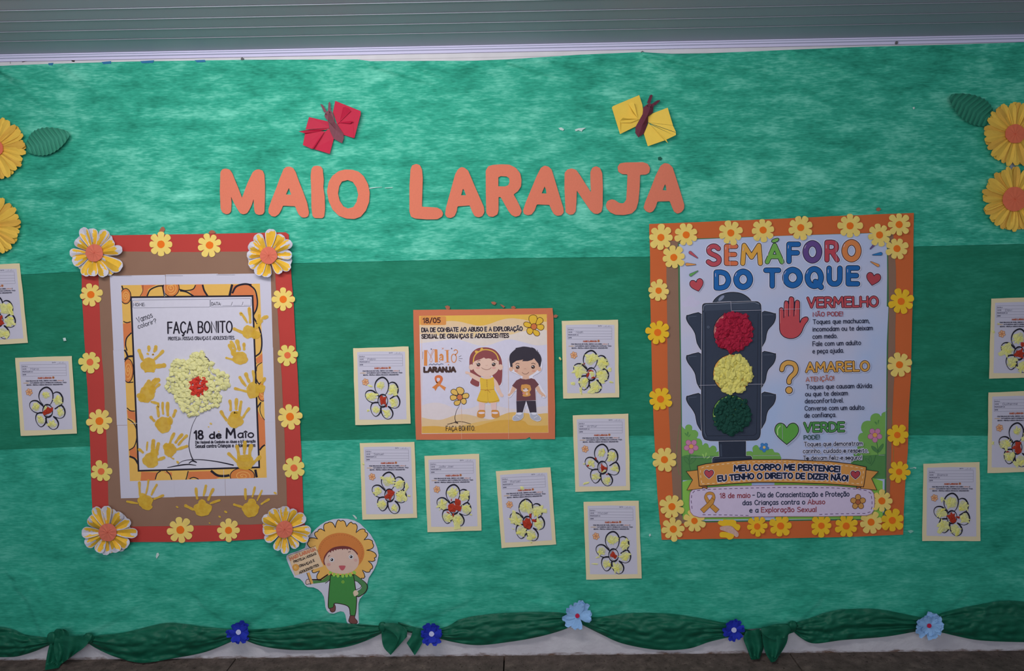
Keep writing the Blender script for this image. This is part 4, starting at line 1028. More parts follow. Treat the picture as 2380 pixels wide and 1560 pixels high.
for x0, x1, y in ((264, 306, 641.4), (382, 425, 641), (503, 546, 638.8)): s1.line([(x0, y), (x1, y)], .5, '#77757f', cap=False, step=False)
s1.build('page_seams', lp)
# handprints: palm, fingers (x0,y0,x1,y1,width), thumb
TK = a.top + .15
HC = (170, 1080, 7.09); HD = (440, 1080, 7.09)
HANDS = [
 (CPA, (405,1240,112,108), [(320,1160,270,1030,56),(400,1080,392,1075,30),(408,1030,410,975,50),(470,1090,472,1085,30),(490,1040,512,975,56),(500,1150,612,1040,46),(500,1262,630,1245,72)], [(365,1330,20,20),(470,1330,30,18)]),
 (CPA, (1860,760,100,95), [(1835,620,1760,500,40),(1745,485,1748,500,46),(1880,620,1866,420,48),(1985,620,2010,520,38),(2060,560,2120,540,60),(1800,780,1650,715,48),(1960,700,2040,600,50)], [(1960,800,70,60)]),
 (CPA, (1735,1140,112,95), [(1630,1070,1580,955,50),(1665,1010,1605,905,54),(1720,1010,1692,900,60),(1792,1010,1790,935,46),(1650,1170,1535,1135,32)], [(1640,1060,40,50)]),
 (CPB, (1850,225,95,115), [(1745,160,1665,45,46),(1790,100,1750,0,52),(1860,110,1848,-40,40),(1975,120,2008,60,46),(1770,245,1600,200,38)], [(1960,200,60,60)]),
 (CPB, (365,285,105,112), [(400,180,490,75,60),(440,190,525,80,56),(470,215,538,145,38),(330,190,395,100,60),(430,385,525,410,40),(300,300,260,300,70),(520,410,530,450,34)], [(300,330,55,60),(440,220,50,60)]),
 (CPB, (600,705,112,115), [(530,590,515,460,44),(595,550,588,400,36),(660,570,657,405,52),(735,590,765,510,44),(470,650,425,600,42)], [(520,690,40,50),(690,650,40,60)]),
 (CPB, (420,1200,110,108), [(365,1060,375,950,28),(450,1090,458,930,60),(505,1090,528,970,54),(310,1090,262,1050,42),(520,1195,605,1165,50)], [(470,1100,60,60)]),
 (CPB, (690,1055,88,98), [(690,960,745,830,44),(770,950,855,845,46),(810,980,920,860,40),(790,1050,925,1005,46),(700,1155,740,1180,20),(790,1220,800,1230,36)], [(640,1010,50,50)]),
 (CPB, (1600,650,112,100), [(1535,500,1525,375,42),(1610,540,1608,545,70),(1612,480,1617,355,52),(1660,560,1682,385,44),(1710,600,1790,480,38),(1480,640,1405,525,46)], [(1600,560,70,50)]),
 (CPB, (1740,1245,128,85), [(1650,1170,1625,1010,50),(1725,1100,1735,950,56),(1800,1140,1822,1000,56),(1860,1230,1940,1155,52),(1620,1215,1510,1110,44)], [(1740,1170,110,50)]),
 (HC, (1190,610,125,110), [(1100,500,1090,300,44),(1200,480,1240,260,34),(1290,500,1375,335,42),(1340,565,1480,510,42),(1060,640,890,610,40)], [(1150,520,60,50),(1220,700,90,50)]),
 (HD, (220,735,150,115), [(130,560,110,400,50),(235,510,272,350,48),(315,580,390,410,48),(350,640,495,590,44),(60,740,-60,680,50)], [(210,640,60,70)]),
 (HD, (1010,740,140,125), [(930,570,922,410,48),(1040,530,1078,375,40),(1120,590,1195,430,34),(1190,650,1310,575,40),(890,705,740,660,42)], [(1030,620,70,60)]),
]
def hand(c, palm, fingers, extra, seed):
    g = Art(TK + (seed % 3) * .12, dk=.02).crop(*c); r = random.Random(seed)
    m = PAINT
    def blob(cx, cy, rx, ry, n=30):
        ph = [r.uniform(0, 6.28) for _ in range(3)]
        return [(cx + rx * math.cos(t) * k, cy + ry * math.sin(t) * k) for t in (6.283 * i / n for i in range(n)) for k in [1 + .05 * math.sin(3 * t + ph[0]) + .04 * math.sin(5 * t + ph[1]) + .03 * math.sin(9 * t + ph[2])]]
    g.fill(blob(*palm), m)
    for e in extra: g.fill(blob(*e), m)
    for x0, y0, x1, y1, w in fingers:
        g.line([(x0, y0), ((x0 + x1) / 2 + r.uniform(-6, 6), (y0 + y1) / 2), (x1, y1)], lambda t, w=w, p=r.uniform(0, 6): w * (.78 + .22 * t + .12 * math.sin(p + 7 * t)), m, curve=5)
    g.build('handprint', lp)
def paint_nodes(nt, b, tc):
    n = tnoise(nt, mapped(nt, tc, (1, 1, 1)), 55, 4)
    nt.links.new(ramp(nt, n, [(.3, rgb('#cfa132', 1.5)), (.7, rgb('#dcb644', 1.5))]), b.inputs['Base Color'])
    b.inputs['Roughness'].default_value = .38; bumpn(nt, b, n, .3, .004); b.inputs['Alpha'].default_value = .82
PAINT = node_mat('yellow_paint', paint_nodes, .4)
for i, h in enumerate(HANDS): hand(*h, i)
g = Art(TK, dk=.02).crop(*HD)
for x, y, rx in ((600, 780, 30), (500, 860, 24), (335, 965, 16), (1415, 470, 30), (-200, 700, 24)): g.fill(ell(x, y, rx, rx * .6, .5, 9), PAINT)
g.crop(*CPB)
for x, y, rx in ((1260, 690, 20), (1228, 735, 12), (1370, 800, 10)): g.fill(ell(x, y, rx, rx * .7, .5, 9), '#cfb062')
g.build('paint_spot', lp)
YB = [ball_mesh('ball_yellow', mat('#d4d094', 1.5, rough=.9, noise=.05), i) for i in range(4)]
RB = [ball_mesh('ball_red', mat('#c8392c', 1.5, rough=.8, noise=.05), 10 + i) for i in range(3)]
fl = z(CPA, [(1190,1050),(1225,1150),(1330,1220),(1320,1310),(1400,1290),(1450,1350),(1550,1380),(1565,1440),(1550,1530)]) + z(CPB, [(1500,150),(1460,190),(1370,210),(1385,300),(1395,380),(1370,440),(1270,475),(1210,500),(1120,515),(1060,555),(970,582),(920,525),(850,480),(850,420),(800,360),(750,330),(680,240),(635,160),(680,80)]) + z(CPA, [(690,1470),(720,1400),(725,1290),(770,1200),(850,1160),(960,1175),(1010,1170),(1030,1100),(1110,1050)])
hexa = z(CPA, [(1040,1450),(1130,1410),(1240,1450)]) + z(CPB, [(1205,100),(1205,210),(1160,280),(1100,325),(1010,270),(945,190),(985,90)])
balls(lp, scatter(fl, 7.9, 5, hexa), 6.0, 12.0, YB, 1)
balls(lp, scatter(hexa, 7.6, 6), 5.2, 12.6, RB, 2)
# painted folded corner flowers
WH = mat('#c2bfca', 1.5, rough=.8); YP = mat('#dcae38', 1.5, rough=.5, noise=.12, scale=90); CF = mat('#cb6a55', 1.5, noise=.06)
def corner_flower(cx, cy, pts_r, rc, label, seed):
    o = thing('folded_flower', P(cx, cy, 12), label, 'flower', 'painted folded flowers at the corners of the red frame'); r = random.Random(seed); n = len(pts_r)
    for i in range(n):
        if r.random() < .45: continue
        a = 2 * math.pi * (i + .5) / n + r.uniform(-.1, .1)
        petal_mesh((cx, cy), a, rc * .6, pts_r[i] * .93 - rc * .6, 28, 15, 24, 5, [WH, YP], seed * 70 + i, o, paint=lambda u, v, ph: nz(u * 1.3, v * 2, ph) > .15 and abs(u) < .7, nx=8, ny=12)
    for i in range(n):
        a = 2 * math.pi * i / n + r.uniform(-.1, .1)
        w = 2 * math.pi * pts_r[i] / n * r.uniform(.68, .92)
        petal_mesh((cx, cy), a, rc * .7, pts_r[i] * r.uniform(.9, 1.1) - rc * .7, w, 24, 40 * r.uniform(.8, 1.1), r.choice((-14, -11, 9, -15)), [WH, YP], seed * 90 + i, o,
                   paint=lambda u, v, ph: (v < .93 and abs(u) < .88 and (nz(u * 1.5 + ph, v * 1.8, ph) + .42 > .95 * max(0, v - .62) * 2.2 + .35 * max(0, .3 - v) * 2)), nx=12, ny=20)
    centre_disc((cx, cy), rc, rc, 34, CF, o, seed, 2.0, n=20)
corner_flower(219, 588, [65, 70, 62, 55, 54, 55, 53, 56, 60, 62, 60, 56], 20.5, 'folded flower with painted petals at the top left corner of the red frame', 1)
corner_flower(624, 594, [60, 55, 52, 54, 50, 52, 50, 54, 56, 58, 60, 62], 20, 'folded flower with painted petals at the top right corner of the red frame', 2)
corner_flower(250, 1238, [66, 60, 52, 54, 52, 58, 58, 60, 62, 60, 60, 58], 21, 'folded flower with painted petals at the bottom left corner of the red frame', 3)
corner_flower(661, 1231, [58, 56, 50, 52, 50, 52, 55, 56, 55, 56, 56, 60], 20, 'folded flower with painted petals at the bottom right corner of the red frame', 4)
# ---------------------------------------------------------------- small orange poster in the middle
cp = thing('printed_poster', P(1125, 870, 8), 'small orange bordered poster with a printed girl and boy, mid wall', 'poster')
K1 = (950, 700, 6.8); K2 = (950, 850, 6.8)
cbase = mat('#c4704f', 1.45, noise=.05, scale=8, bump=.1, bscale=8)
out = [(960.5, 720.5), (1100, 719.5), (1284, 716), (1286, 735), (1287, 800), (1288, 860), (1290, 940), (1290, 1021), (1234, 1021), (1231, 1016), (1222, 1020.5), (1182, 1021.5), (1100, 1022), (967, 1022.5), (965, 980), (964, 900), (962, 800)]
sheet('poster_sheet', wavy(out, .35, seed=9), 10.0, .4, cbase, cp, edge=mat('#dcb98a'))
a = Art(10.46).crop(*K1)
IN = [(165,235),(2182,208),(2208,2080),(205,2100)]    # bottom corners in K1 units (150 px lower = 1020)
a.fill(IN, '#c9c5d6')
def wave(pts, c, close):
    q = smooth_pts(pts, 8) + close; a.fill(clip_poly(q, IN), c)
wave([(150,670),(400,640),(700,605),(850,625),(1100,700),(1250,700),(1450,635),(1620,605),(1850,660),(2020,700),(2220,685)], '#d6cac2', [(2220,200),(150,200)])
wave([(150,510),(300,525),(600,560),(900,575),(1300,545),(1600,530),(1750,490),(1900,460),(2050,440),(2220,470)], '#dcc090', [(2220,200),(150,200)])
wave([(150,520),(300,525),(380,515),(500,450),(800,470),(1200,480),(1500,500),(1650,480),(1750,430),(1900,330),(2220,325)], '#d8bb96', [(2220,200),(150,200)])
wave([(150,380),(600,318),(800,325),(950,360),(1100,388),(1250,370),(1450,300),(1620,272),(1800,290),(1900,310),(2220,330)], '#d9ae50', [(2220,200),(150,200)])
a.T = (lambda p: (950 + p[0] / 6.8, 850 + p[1] / 6.8)); IN2 = [(190,-700),(2182,-760),(2208,1062),(205,1075)]
def wave2(pts, c):
    q = smooth_pts(pts, 8) + [(2230,1100),(150,1100)]; a.fill(clip_poly(q, IN2), c)
wave2([(150,650),(300,600),(430,585),(560,610),(720,670),(850,690),(1000,665),(1150,620),(1400,640),(1600,680),(1800,690),(2000,660),(2230,630)], '#d2c6c8')
wave2([(150,800),(300,840),(480,858),(600,830),(750,780),(900,770),(1100,810),(1300,850),(1500,800),(1700,760),(2230,800)], '#d4b68c')
wave2([(1150,880),(1300,860),(1450,790),(1600,740),(1750,740),(2000,765),(2230,760),(2230,900)], '#d5ae68')
wave2([(150,965),(400,955),(600,970),(900,980),(1100,950),(1300,890),(1500,860),(1800,870),(1900,940),(2100,950),(2230,940)], '#d0a04a')
a.line([(205,-610),(205,1072),(2205,1060),(2182,-750)], 5, '#dcae88', closed=False)
a.build('poster_background', cp)
t = Art(a.top + .03).crop(*K1)
t.fill(round_corners([(183,240),(590,240),(592,378),(185,380)], 25), '#d08c4c')
DB = '#4a2424'
t.text('18/05', [(228, 345), (498, 340)], 74, 17, DB)
t.text('DIA DE COMBATE AO ABUSO E A EXPLORAÇÃO', [(206, 487), (1795, 467)], 62, 17, '#33282c', halo='#d8c8c0', hw=5)
t.text('SEXUAL DE CRIANÇAS E ADOLESCENTES', [(206, 589), (1578, 575)], 62, 17, '#33282c', halo='#d8c8c0', hw=5)
def petal6(tt, cx, cy, petals, rc, fc, oc, cc, w):
    for q in petals: tt.outl(q, fc, oc, w, 5)
    tt.outl(ell(cx, cy, rc, rc), cc, oc, w)
petal6(t, 1978, 403, [[(1940,370),(1900,300),(1910,240),(1965,220),(2015,235),(2030,280),(2020,330),(1985,372)], [(2010,360),(2030,290),(2065,258),(2110,275),(2125,310),(2105,345),(2040,380)], [(2020,385),(2070,370),(2120,375),(2138,410),(2120,450),(2080,462),(2030,430)],
   [(1960,450),(2000,455),(2050,475),(2070,520),(2045,550),(2000,545),(1965,500)], [(1880,430),(1930,425),(1965,450),(1955,500),(1930,525),(1890,520),(1865,480)], [(1815,355),(1850,328),(1900,340),(1945,375),(1930,410),(1880,415),(1830,395)]], 48, '#d8ae38', '#5c3420', '#c76f40', 9)
# MaIO lettering
OC = '#d0854a'
t.fill([(243,775),(290,775),(292,1022),(240,1022)], OC); t.fill([(408,768),(452,766),(460,968),(412,970)], OC)
t.line([(290,775),(340,860),(385,760)], 6, OC); t.line([(385,765),(440,765)], 6, OC)
t.line([(298,790),(350,880),(372,930),(352,965),(332,940),(350,880),(400,780)], 6, OC, curve=6)
t.line([(495,860),(515,845),(535,870),(535,930)], 26, OC, curve=4); t.line([(535,880),(500,890),(488,915),(505,932),(535,905)], 14, OC, curve=5)
t.fill([(590,780),(625,780),(628,965),(598,967)], OC); t.line([(570,778),(640,776)], 7, OC); t.line([(572,968),(645,964)], 7, OC)
t.line([(745,850),(700,840),(675,880),(682,945),(715,970),(745,940),(752,880),(735,850),(765,820),(770,790),(740,768),(715,785)], 13, OC, curve=6)
t.line([(222,800),(218,915)], 5, '#7a5048'); t.line([(320,1008),(345,995),(370,1008),(395,992),(420,1008),(450,992),(480,1008),(510,992),(545,998)], 8, '#3c4a66', curve=3)
for p_ in ([(790,885),(828,862)], [(792,908),(848,908)], [(790,932),(828,955)]): t.line(p_, 5, '#5a4a50')
for x, y in ((356, 760), (677, 750)): t.line([(x - 10, y), (x + 10, y)], 6, '#35304a'); t.line([(x, y - 10), (x, y + 10)], 6, '#35304a')
t.line([(525,738),(550,762)], 5, OC); t.line([(550,738),(525,762)], 5, OC); t.line(ell(486, 955, 8, 8, n=10), 3, OC, closed=True); t.fill(ell(627, 1004, 10), OC)
t.crop(*K2)
t.text('LARANJA', [(245, 100), (735, 95)], 68, 26, '#46332f', outline='#46332f', ow=3)
# orange ribbon
t.fill(smooth_pts([(470,330),(535,230),(530,180),(500,155),(470,150),(430,160),(410,190),(415,235),(440,280)], 5, True), '#cf6e42')
t.fill(smooth_pts([(470,270),(495,215),(485,198),(465,193),(445,200),(442,220),(455,250)], 5, True), '#c9c5d6')
t.fill([(500,260),(420,400),(405,365),(368,345),(440,290),(475,240)], '#cc7a40'); t.fill([(430,270),(470,280),(590,345),(575,365),(570,398),(450,290),(415,230)], '#d4844a')
petal6(t, 805, 500, [[(790,450),(755,400),(760,355),(810,340),(860,365),(875,410),(850,450),(820,460)], [(845,470),(880,440),(930,438),(952,470),(935,510),(890,518),(850,510)], [(835,530),(880,520),(908,545),(905,590),(870,612),(835,590),(820,555)],
   [(815,550),(810,600),(775,628),(730,622),(715,590),(735,560),(780,550)], [(760,520),(720,545),(675,545),(655,510),(665,475),(710,465),(755,485)], [(770,465),(710,460),(670,430),(672,390),(710,372),(745,385),(770,420)]], 46, '#d9b05c', '#3c2a28', '#c8744a', 9)
t.line([(800,632),(760,700),(735,780),(730,840),(745,890)], lambda u: 4 + 6 * u, '#33282c', curve=5); t.line([(612,928),(700,905),(772,885),(860,890),(978,922)], 8, '#33282c', curve=4); t.line([(665,918),(720,900),(775,915)], 7, '#33282c', curve=4); t.line([(735,885),(775,905)], 12, '#33282c')
t.text('FAÇA BONITO.', [(590, 1028), (1045, 1026)], 72, 9, '#33282c')
t.build('printed_lettering', cp)
# printed girl
g = Art(t.top + .03).crop(*K1); HR = '#8a4a4c'; SK = '#dbb9a8'; YL = '#d8b040'
g.fill(smooth_pts([(975,1050),(950,950),(965,860),(1010,790),(1080,745),(1160,725),(1250,725),(1340,750),(1410,800),(1460,870),(1485,960),(1490,1060),(1480,1200),(1470,1320),(1420,1345),(1350,1330),(1280,1160),(1100,1160),(1150,1340),(1060,1350),(965,1300),(985,1200)], 4, True), '#d8d4e0')
g.fill(smooth_pts([(975,1150),(958,1000),(965,880),(1010,800),(1080,750),(1160,732),(1250,733),(1340,760),(1400,805),(1450,880),(1475,970),(1480,1100),(1475,1220),(1465,1290),(1425,1335),(1360,1250),(1300,1160),(1180,1150),(1120,1240),(1110,1345),(1040,1340),(970,1290),(1000,1220)], 4, True), HR)
g.crop(*K2)
g.fill(smooth_pts([(1180,130),(1290,130),(1285,175),(1340,190),(1400,260),(1440,360),(1470,430),(1495,460),(1490,492),(1450,490),(1425,450),(1380,380),(1330,290),(1150,280),(1120,260),(990,190),(945,135),(900,130),(893,100),(910,90),(950,100),(1000,120),(1140,190),(1185,180)], 3, True), SK)
g.fill([(1105,570),(1205,585),(1200,700),(1112,700)], '#d9b8b4'); g.fill([(1290,585),(1390,570),(1385,700),(1312,700)], '#d9b8b4')
for x0, mir in ((1080, 1), (1432, -1)):
    f = lambda pts: [(x0 + mir * x, y) for x, y in pts]
    g.fill(smooth_pts(f([(0,770),(5,740),(30,705),(120,705),(122,760),(122,800),(90,825),(30,820),(0,800)]), 4, True), '#c98a44'); g.fill(smooth_pts(f([(30,735),(110,735),(115,755),(60,765),(25,755)]), 4, True), '#dccad0')
g.fill(smooth_pts([(1135,185),(1180,205),(1230,212),(1290,205),(1340,180),(1345,230),(1352,300),(1350,370),(1380,430),(1420,510),(1432,555),(1400,575),(1270,590),(1255,565),(1235,590),(1150,580),(1078,555),(1095,490),(1130,400),(1135,375),(1130,300),(1125,250)], 3, True), YL)
g.line([(1085,545),(1150,570),(1250,578)], 8, '#b07c30', curve=4); g.line([(1262,578),(1350,572),(1428,545)], 8, '#b07c30', curve=4); g.line([(1135,378),(1240,385),(1350,375)], 7, '#b07030', curve=3); g.line([(1232,220),(1245,375),(1253,565)], 4, '#b08030')
g.line([(1240,380),(1285,425)], 6, '#a06028'); g.line([(1240,380),(1205,400)], 6, '#a06028')
for y in (230, 262, 295, 325): g.fill(ell(1236, y, 7, 6, n=10), '#a06838')
g.crop(*K1)
for cx in (990, 1448): g.outl(ell(cx, 1045, 38, 46), SK, '#c09a8c', 3)
g.fill(smooth_pts([(1012,1000),(1020,930),(1060,880),(1140,850),(1250,840),(1350,860),(1410,920),(1425,1000),(1415,1080),(1370,1140),(1290,1190),(1220,1200),(1130,1180),(1060,1130),(1025,1080)], 5, True), SK)
g.fill(smooth_pts([(1015,980),(1010,900),(1060,820),(1130,785),(1240,775),(1340,800),(1400,860),(1430,950)], 5) + [(1408,948),(1385,925),(1345,930),(1315,945),(1305,915),(1260,905),(1215,912),(1190,892),(1120,925),(1080,935),(1035,955)], HR)
g.line([(1020,960),(1035,880),(1080,820),(1160,775),(1240,768),(1330,795),(1390,850),(1420,930)], lambda u: 18, '#d6ab50', curve=6)
g.fill(smooth_pts([(1115,790),(1060,780),(1045,800),(1070,830),(1115,805),(1150,790),(1175,765),(1165,740),(1140,745)], 4, True), '#d6ab50')
def eye(tt, x, y, rx, ry): tt.fill(ell(x, y, rx, ry), '#2c1f20'); tt.fill(ell(x + rx * .25, y + ry * .45, rx * .5, ry * .3), '#6a4238'); tt.fill(ell(x - rx * .3, y - ry * .35, rx * .28, ry * .28, n=12), '#e6e2ea'); tt.fill(ell(x + rx * .35, y - ry * .1, rx * .15, ry * .15, n=10), '#e6e2ea')
eye(g, 1103, 1005, 29, 29); eye(g, 1342, 1002, 29, 29)
g.line([(1075,995),(1060,985)], 5, '#2c1f20'); g.line([(1370,990),(1385,978)], 5, '#2c1f20')
g.line([(1085,955),(1105,942),(1130,942)], 7, '#5a3030', curve=3); g.line([(1318,938),(1345,940),(1365,955)], 7, '#5a3030', curve=3); g.line([(1215,1012),(1230,1022),(1248,1012)], 5, '#c28e80', curve=3)
g.line([(1150,1052),(1185,1075),(1230,1084),(1275,1075),(1302,1052)], 6, '#7a4038', curve=4); g.fill(ell(1095, 1055, 32, 18), '#d8a298'); g.fill(ell(1345, 1055, 32, 18), '#d8a298')
g.build('printed_girl', cp)
b = Art(g.top + .03).crop(*K2); SB = '#d4ab94'
b.fill(smooth_pts([(1580,-40),(1600,-90),(1680,-150),(2000,-150),(2100,-60),(2105,60),(2050,120),(1960,180),(2060,280),(2170,470),(2120,510),(2020,400),(2020,560),(2025,750),(2090,820),(2080,870),(2000,875),(1910,780),(1860,620),(1810,760),(1790,840),(1700,875),(1640,860),(1650,800),(1700,740),(1700,400),(1610,500),(1560,470),(1640,320),(1780,190),(1700,130),(1600,80)], 3, True), '#d8d4e0')
b.crop(*K1)
b.fill(smooth_pts([(1640,1070),(1600,990),(1590,900),(1610,830),(1690,755),(1680,745),(1760,728),(1820,718),(1900,728),(1945,740),(1930,728),(1990,750),(2020,790),(2070,840),(2095,900),(2095,960),(2060,1060),(1900,1100)], 3, True), '#39343e')
for q in ([(2025,800),(2030,762),(2040,800)], [(2040,805),(2066,812),(2040,818)]): b.fill(q, '#39343e')
b.crop(*K2)
for cx in (1618, 2065): b.outl(ell(cx, 55, 28, 34), SB, '#b88a78', 3)
b.fill(smooth_pts([(1655,-80),(1800,-95),(1990,-120),(2050,-60),(2060,10),(2040,60),(1980,120),(1900,165),(1850,175),(1790,165),(1710,120),(1650,50),(1640,-10)], 5, True), SB)
b.crop(*K1); b.fill([(1645,1030),(1635,990),(1700,945),(1810,925),(1790,950),(1880,950),(1950,930),(1980,905),(2010,945),(2045,985),(2060,1030),(2085,960),(2080,890),(1990,830),(1700,840),(1600,900),(1600,960)], '#39343e'); b.crop(*K2)
b.fill([(1800,170),(1900,165),(1905,215),(1795,215)], SB)
b.fill(smooth_pts([(1640,330),(1700,360),(1640,440),(1605,470),(1600,495),(1590,480),(1570,480),(1566,455),(1600,430)], 4, True), SB); b.fill(smooth_pts([(2000,350),(2050,320),(2090,400),(2130,440),(2160,475),(2150,500),(2125,480),(2100,500),(2095,470),(2060,440)], 4, True), SB)
b.fill([(1700,560),(2008,555),(2020,740),(1915,745),(1855,555),(1800,745),(1706,745)], '#3c3440')
b.fill([(1770,200),(1800,212),(1850,218),(1900,210),(1935,198),(1990,215),(2058,300),(2000,355),(2010,550),(1702,558),(1705,370),(1632,320),(1700,235)], '#6c4348')
b.fill(smooth_pts([(1780,310),(1810,300),(1860,295),(1915,310),(1925,330),(1935,380),(1910,420),(1925,470),(1860,490),(1800,480),(1810,430),(1775,385)], 5, True), '#cc9250'); b.fill(ell(1845, 385, 42, 28), '#dccac4'); b.fill(ell(1868, 448, 18, 24), '#dcb490')
for x in (1822, 1882): b.fill(ell(x, 370, 10, 10, n=10), '#5a3428')
b.fill(ell(1852, 370, 7, 5, n=8), '#5a3428'); b.fill(ell(1815, 438, 22, 14, .4), '#c98078')
for x0, m_ in ((1640, 1), (2088, -1)):
    f = lambda pts: [(x0 + m_ * x, y) for x, y in pts]
    b.outl(smooth_pts(f([(0,840),(20,800),(60,770),(75,745),(160,745),(172,780),(165,820),(120,860),(60,872),(10,862)]), 4, True), '#a7a9b8', '#d0d0dc', 4); b.fill(smooth_pts(f([(75,748),(150,748),(130,775),(80,775)]), 3, True), '#d4d2de'); b.line(f([(60,800),(110,830)]), 8, '#d4d2de')
b.crop(*K2); eye(b, 1722, 25, 29, 29); eye(b, 1965, 22, 29, 29)
b.line([(1690,-20),(1715,-38),(1745,-30)], 8, '#3a2a30', curve=3); b.line([(1940,-32),(1970,-40),(2000,-22)], 8, '#3a2a30', curve=3); b.line([(1825,55),(1840,45),(1855,55)], 5, '#b07868', curve=3)
b.line([(1792,105),(1810,125),(1845,135),(1880,122),(1897,102)], 6, '#5a3028', curve=4); b.fill(ell(1700, 85, 30, 16), '#cf9682'); b.fill(ell(1975, 85, 30, 16), '#cf9682')
b.build('printed_boy', cp)
q = Art(b.top + .03)
for x0, y0, x1, y1 in ((1181, 832, 1182, 1020), (1072, 930, 1073, 1021)): q.line([(x0, y0), (x1, y1)], .6, '#dcb898', cap=False, step=False)
q.build('page_seams', cp)
# ---------------------------------------------------------------- right poster: the traffic light
rp = thing('framed_poster', P(1815, 880, 8), 'tall poster of a traffic light with crumpled paper lamps, in an orange paper frame', 'poster')
R1 = (1490, 480, 7); R2 = (1800, 480, 7); R3 = (1490, 680, 7); R4 = (1800, 680, 7); R5 = (1490, 880, 7); R6 = (1800, 880, 7); R7 = (1490, 1050, 7); R8 = (1800, 1050, 7)
ORP = mat('#c46234', 1.5, rough=.85, noise=.05, scale=8, bump=.06); ORD = mat('#c5562c', 1.75, rough=.85, noise=.05, scale=8)
L_out = [(1509, 520.7), (1511, 600), (1511.5, 700), (1514, 800), (1516, 900), (1520, 1000), (1524, 1080), (1528, 1150), (1534, 1220), (1538, 1255)]
R_out = [(2124, 495), (2123, 560), (2122, 690), (2120, 740), (2117, 880), (2112, 960), (2110, 1050), (2104, 1120), (2100, 1200), (2099, 1243)]
L_in = [(1552, 560), (1549, 620), (1550, 700), (1551, 760), (1552, 900), (1557, 1010), (1561, 1100), (1565, 1160), (1571, 1217)]
R_in = [(2076, 540), (2082, 620), (2083, 690), (2081, 760), (2081, 850), (2077, 900), (2072, 1000), (2071, 1090), (2068, 1150), (2066, 1209)]
sheet('orange_border', wavy([(1509, 520.7), (1640, 515.5), (1800, 509), (1950, 502), (2124, 495), (2123, 545), (1800, 556), (1510, 565)], .4, seed=2), 9.9, .4, ORP, rp)
sheet('orange_border', wavy([(1534, 1208), (1800, 1203), (2101, 1199), (2099, 1243), (1950, 1249), (1800, 1252), (1640, 1253), (1538, 1255)], .4, seed=3), 9.9, .4, ORP, rp)
sheet('orange_border', L_out[:-1] + [(1580, 1222), (1574, 1100), (1566, 900), (1562, 560), (1510, 562)], 9.4, .4, ORP, rp)
sheet('orange_border', R_out[:-1] + [(2056, 1206), (2062, 1000), (2072, 700), (2072, 540)], 9.4, .4, ORP, rp)
sheet('brown_backing', wavy(L_in + [(1800, 1212)] + R_in[::-1] + [(1800, 549)], .4, seed=4), 10.4, .4, BROWN, rp)
poster_out = [(1578, 568), (1600, 557.5), (1700, 553), (1830, 548), (2000, 543), (2061, 541), (2062, 640), (2061, 712), (2065, 714), (2061, 800), (2060, 885), (2059, 1000), (2057, 1060), (2055, 1190), (2040, 1205), (1800, 1209), (1640, 1211), (1600, 1208), (1588, 1195), (1586, 1060), (1584, 898), (1581, 690), (1580, 600)]
def sky_nodes(nt, b, tc):
    n = tnoise(nt, mapped(nt, tc, (1, 1, .8)), 2.6, 3, .5)
    nt.links.new(ramp(nt, n, [(.38, rgb('#b9b7cb', 1.62)), (.62, rgb('#a2b3d4', 1.62))]), b.inputs['Base Color']); bumpn(nt, b, tnoise(nt, mapped(nt, tc, (1, 1, 1)), 5, 3), .12, .01)
SKY = node_mat('printed_sky', sky_nodes, .75)
G1 = 1.65
GRE = mat('#3f6a48', G1)
sheet('poster_sheet', [(1575.5, 566), (1600, 555), (2063.5, 540), (2066, 712), (2063, 885), (2059, 1192), (2042, 1208), (1640, 1214), (1600, 1212), (1584, 1198), (1582, 900), (1577, 690)], 11, .2, GRE, rp)
a = Art(11.26, gain=G1).crop(0, 0, 1)
a.fill(poster_out, SKY)
CLIP = poster_out[0:1] + [(2061, 541), (2057, 1190), (2040, 1205), (1600, 1208), (1588, 1195)]
CL2 = [(1579, 550), (2063, 541), (2056, 1206), (1587, 1208)]
def gz(c, pts): return Zc(pts, *c)
a.clip = CL2
# cloud and bushes
a.fill(gz(R3, smooth_pts([(660,180),(690,140),(740,130),(750,80),(810,45),(870,80),(880,120),(940,130),(965,170),(920,210),(850,245),(780,215),(700,235)], 4, True)), '#b9b4cc')
BU = '#6fa050'; BUD = '#4e8048'; BUO = '#57904e'
a.outl(gz(R5, smooth_pts([(620,790),(680,800),(720,830),(720,790),(750,755),(800,755),(830,790),(830,840),(880,840),(925,880),(925,930),(905,970),(960,985),(990,1030),(1000,1090),(1040,1055),(1085,1070),(1110,1130),(1160,1095),(1210,1110),(1230,1160),(1220,1200),(1290,1210),(1290,1560),(620,1560)], 3, True)), BU, BUO, .6)
a.fill(gz(R5, smooth_pts([(640,1300),(800,1240),(1000,1260),(1290,1290),(1290,1580),(640,1580)], 4, True)), BUD)
a.outl(gz(R5, smooth_pts([(1690,1215),(1720,1190),(1790,1185),(1820,1200),(1815,1130),(1850,1090),(1890,1090),(1920,1130),(1940,1160),(2000,1150),(2080,1150),(2140,1150),(2170,1200),(2230,1210),(2260,1250),(2230,1330),(1690,1330)], 4, True)), BU, BUO, .6)
a.outl(gz(R6, smooth_pts([(1900,550),(1800,545),(1750,570),(1735,620),(1700,580),(1640,568),(1580,600),(1560,660),(1565,690),(1500,690),(1440,720),(1412,790),(1420,850),(1440,880),(1390,900),(1362,960),(1375,1020),(1410,1050),(1350,1090),(1350,1160),(1290,1230),(1300,1300),(1250,1360),(1270,1420),(1400,1560),(1900,1560)], 4, True)), BU, BUO, .6)
a.fill(gz(R6, smooth_pts([(1900,1250),(1700,1240),(1500,1250),(1300,1250),(1290,1330),(1260,1390),(1400,1600),(1900,1600)], 3, True)), BUD)
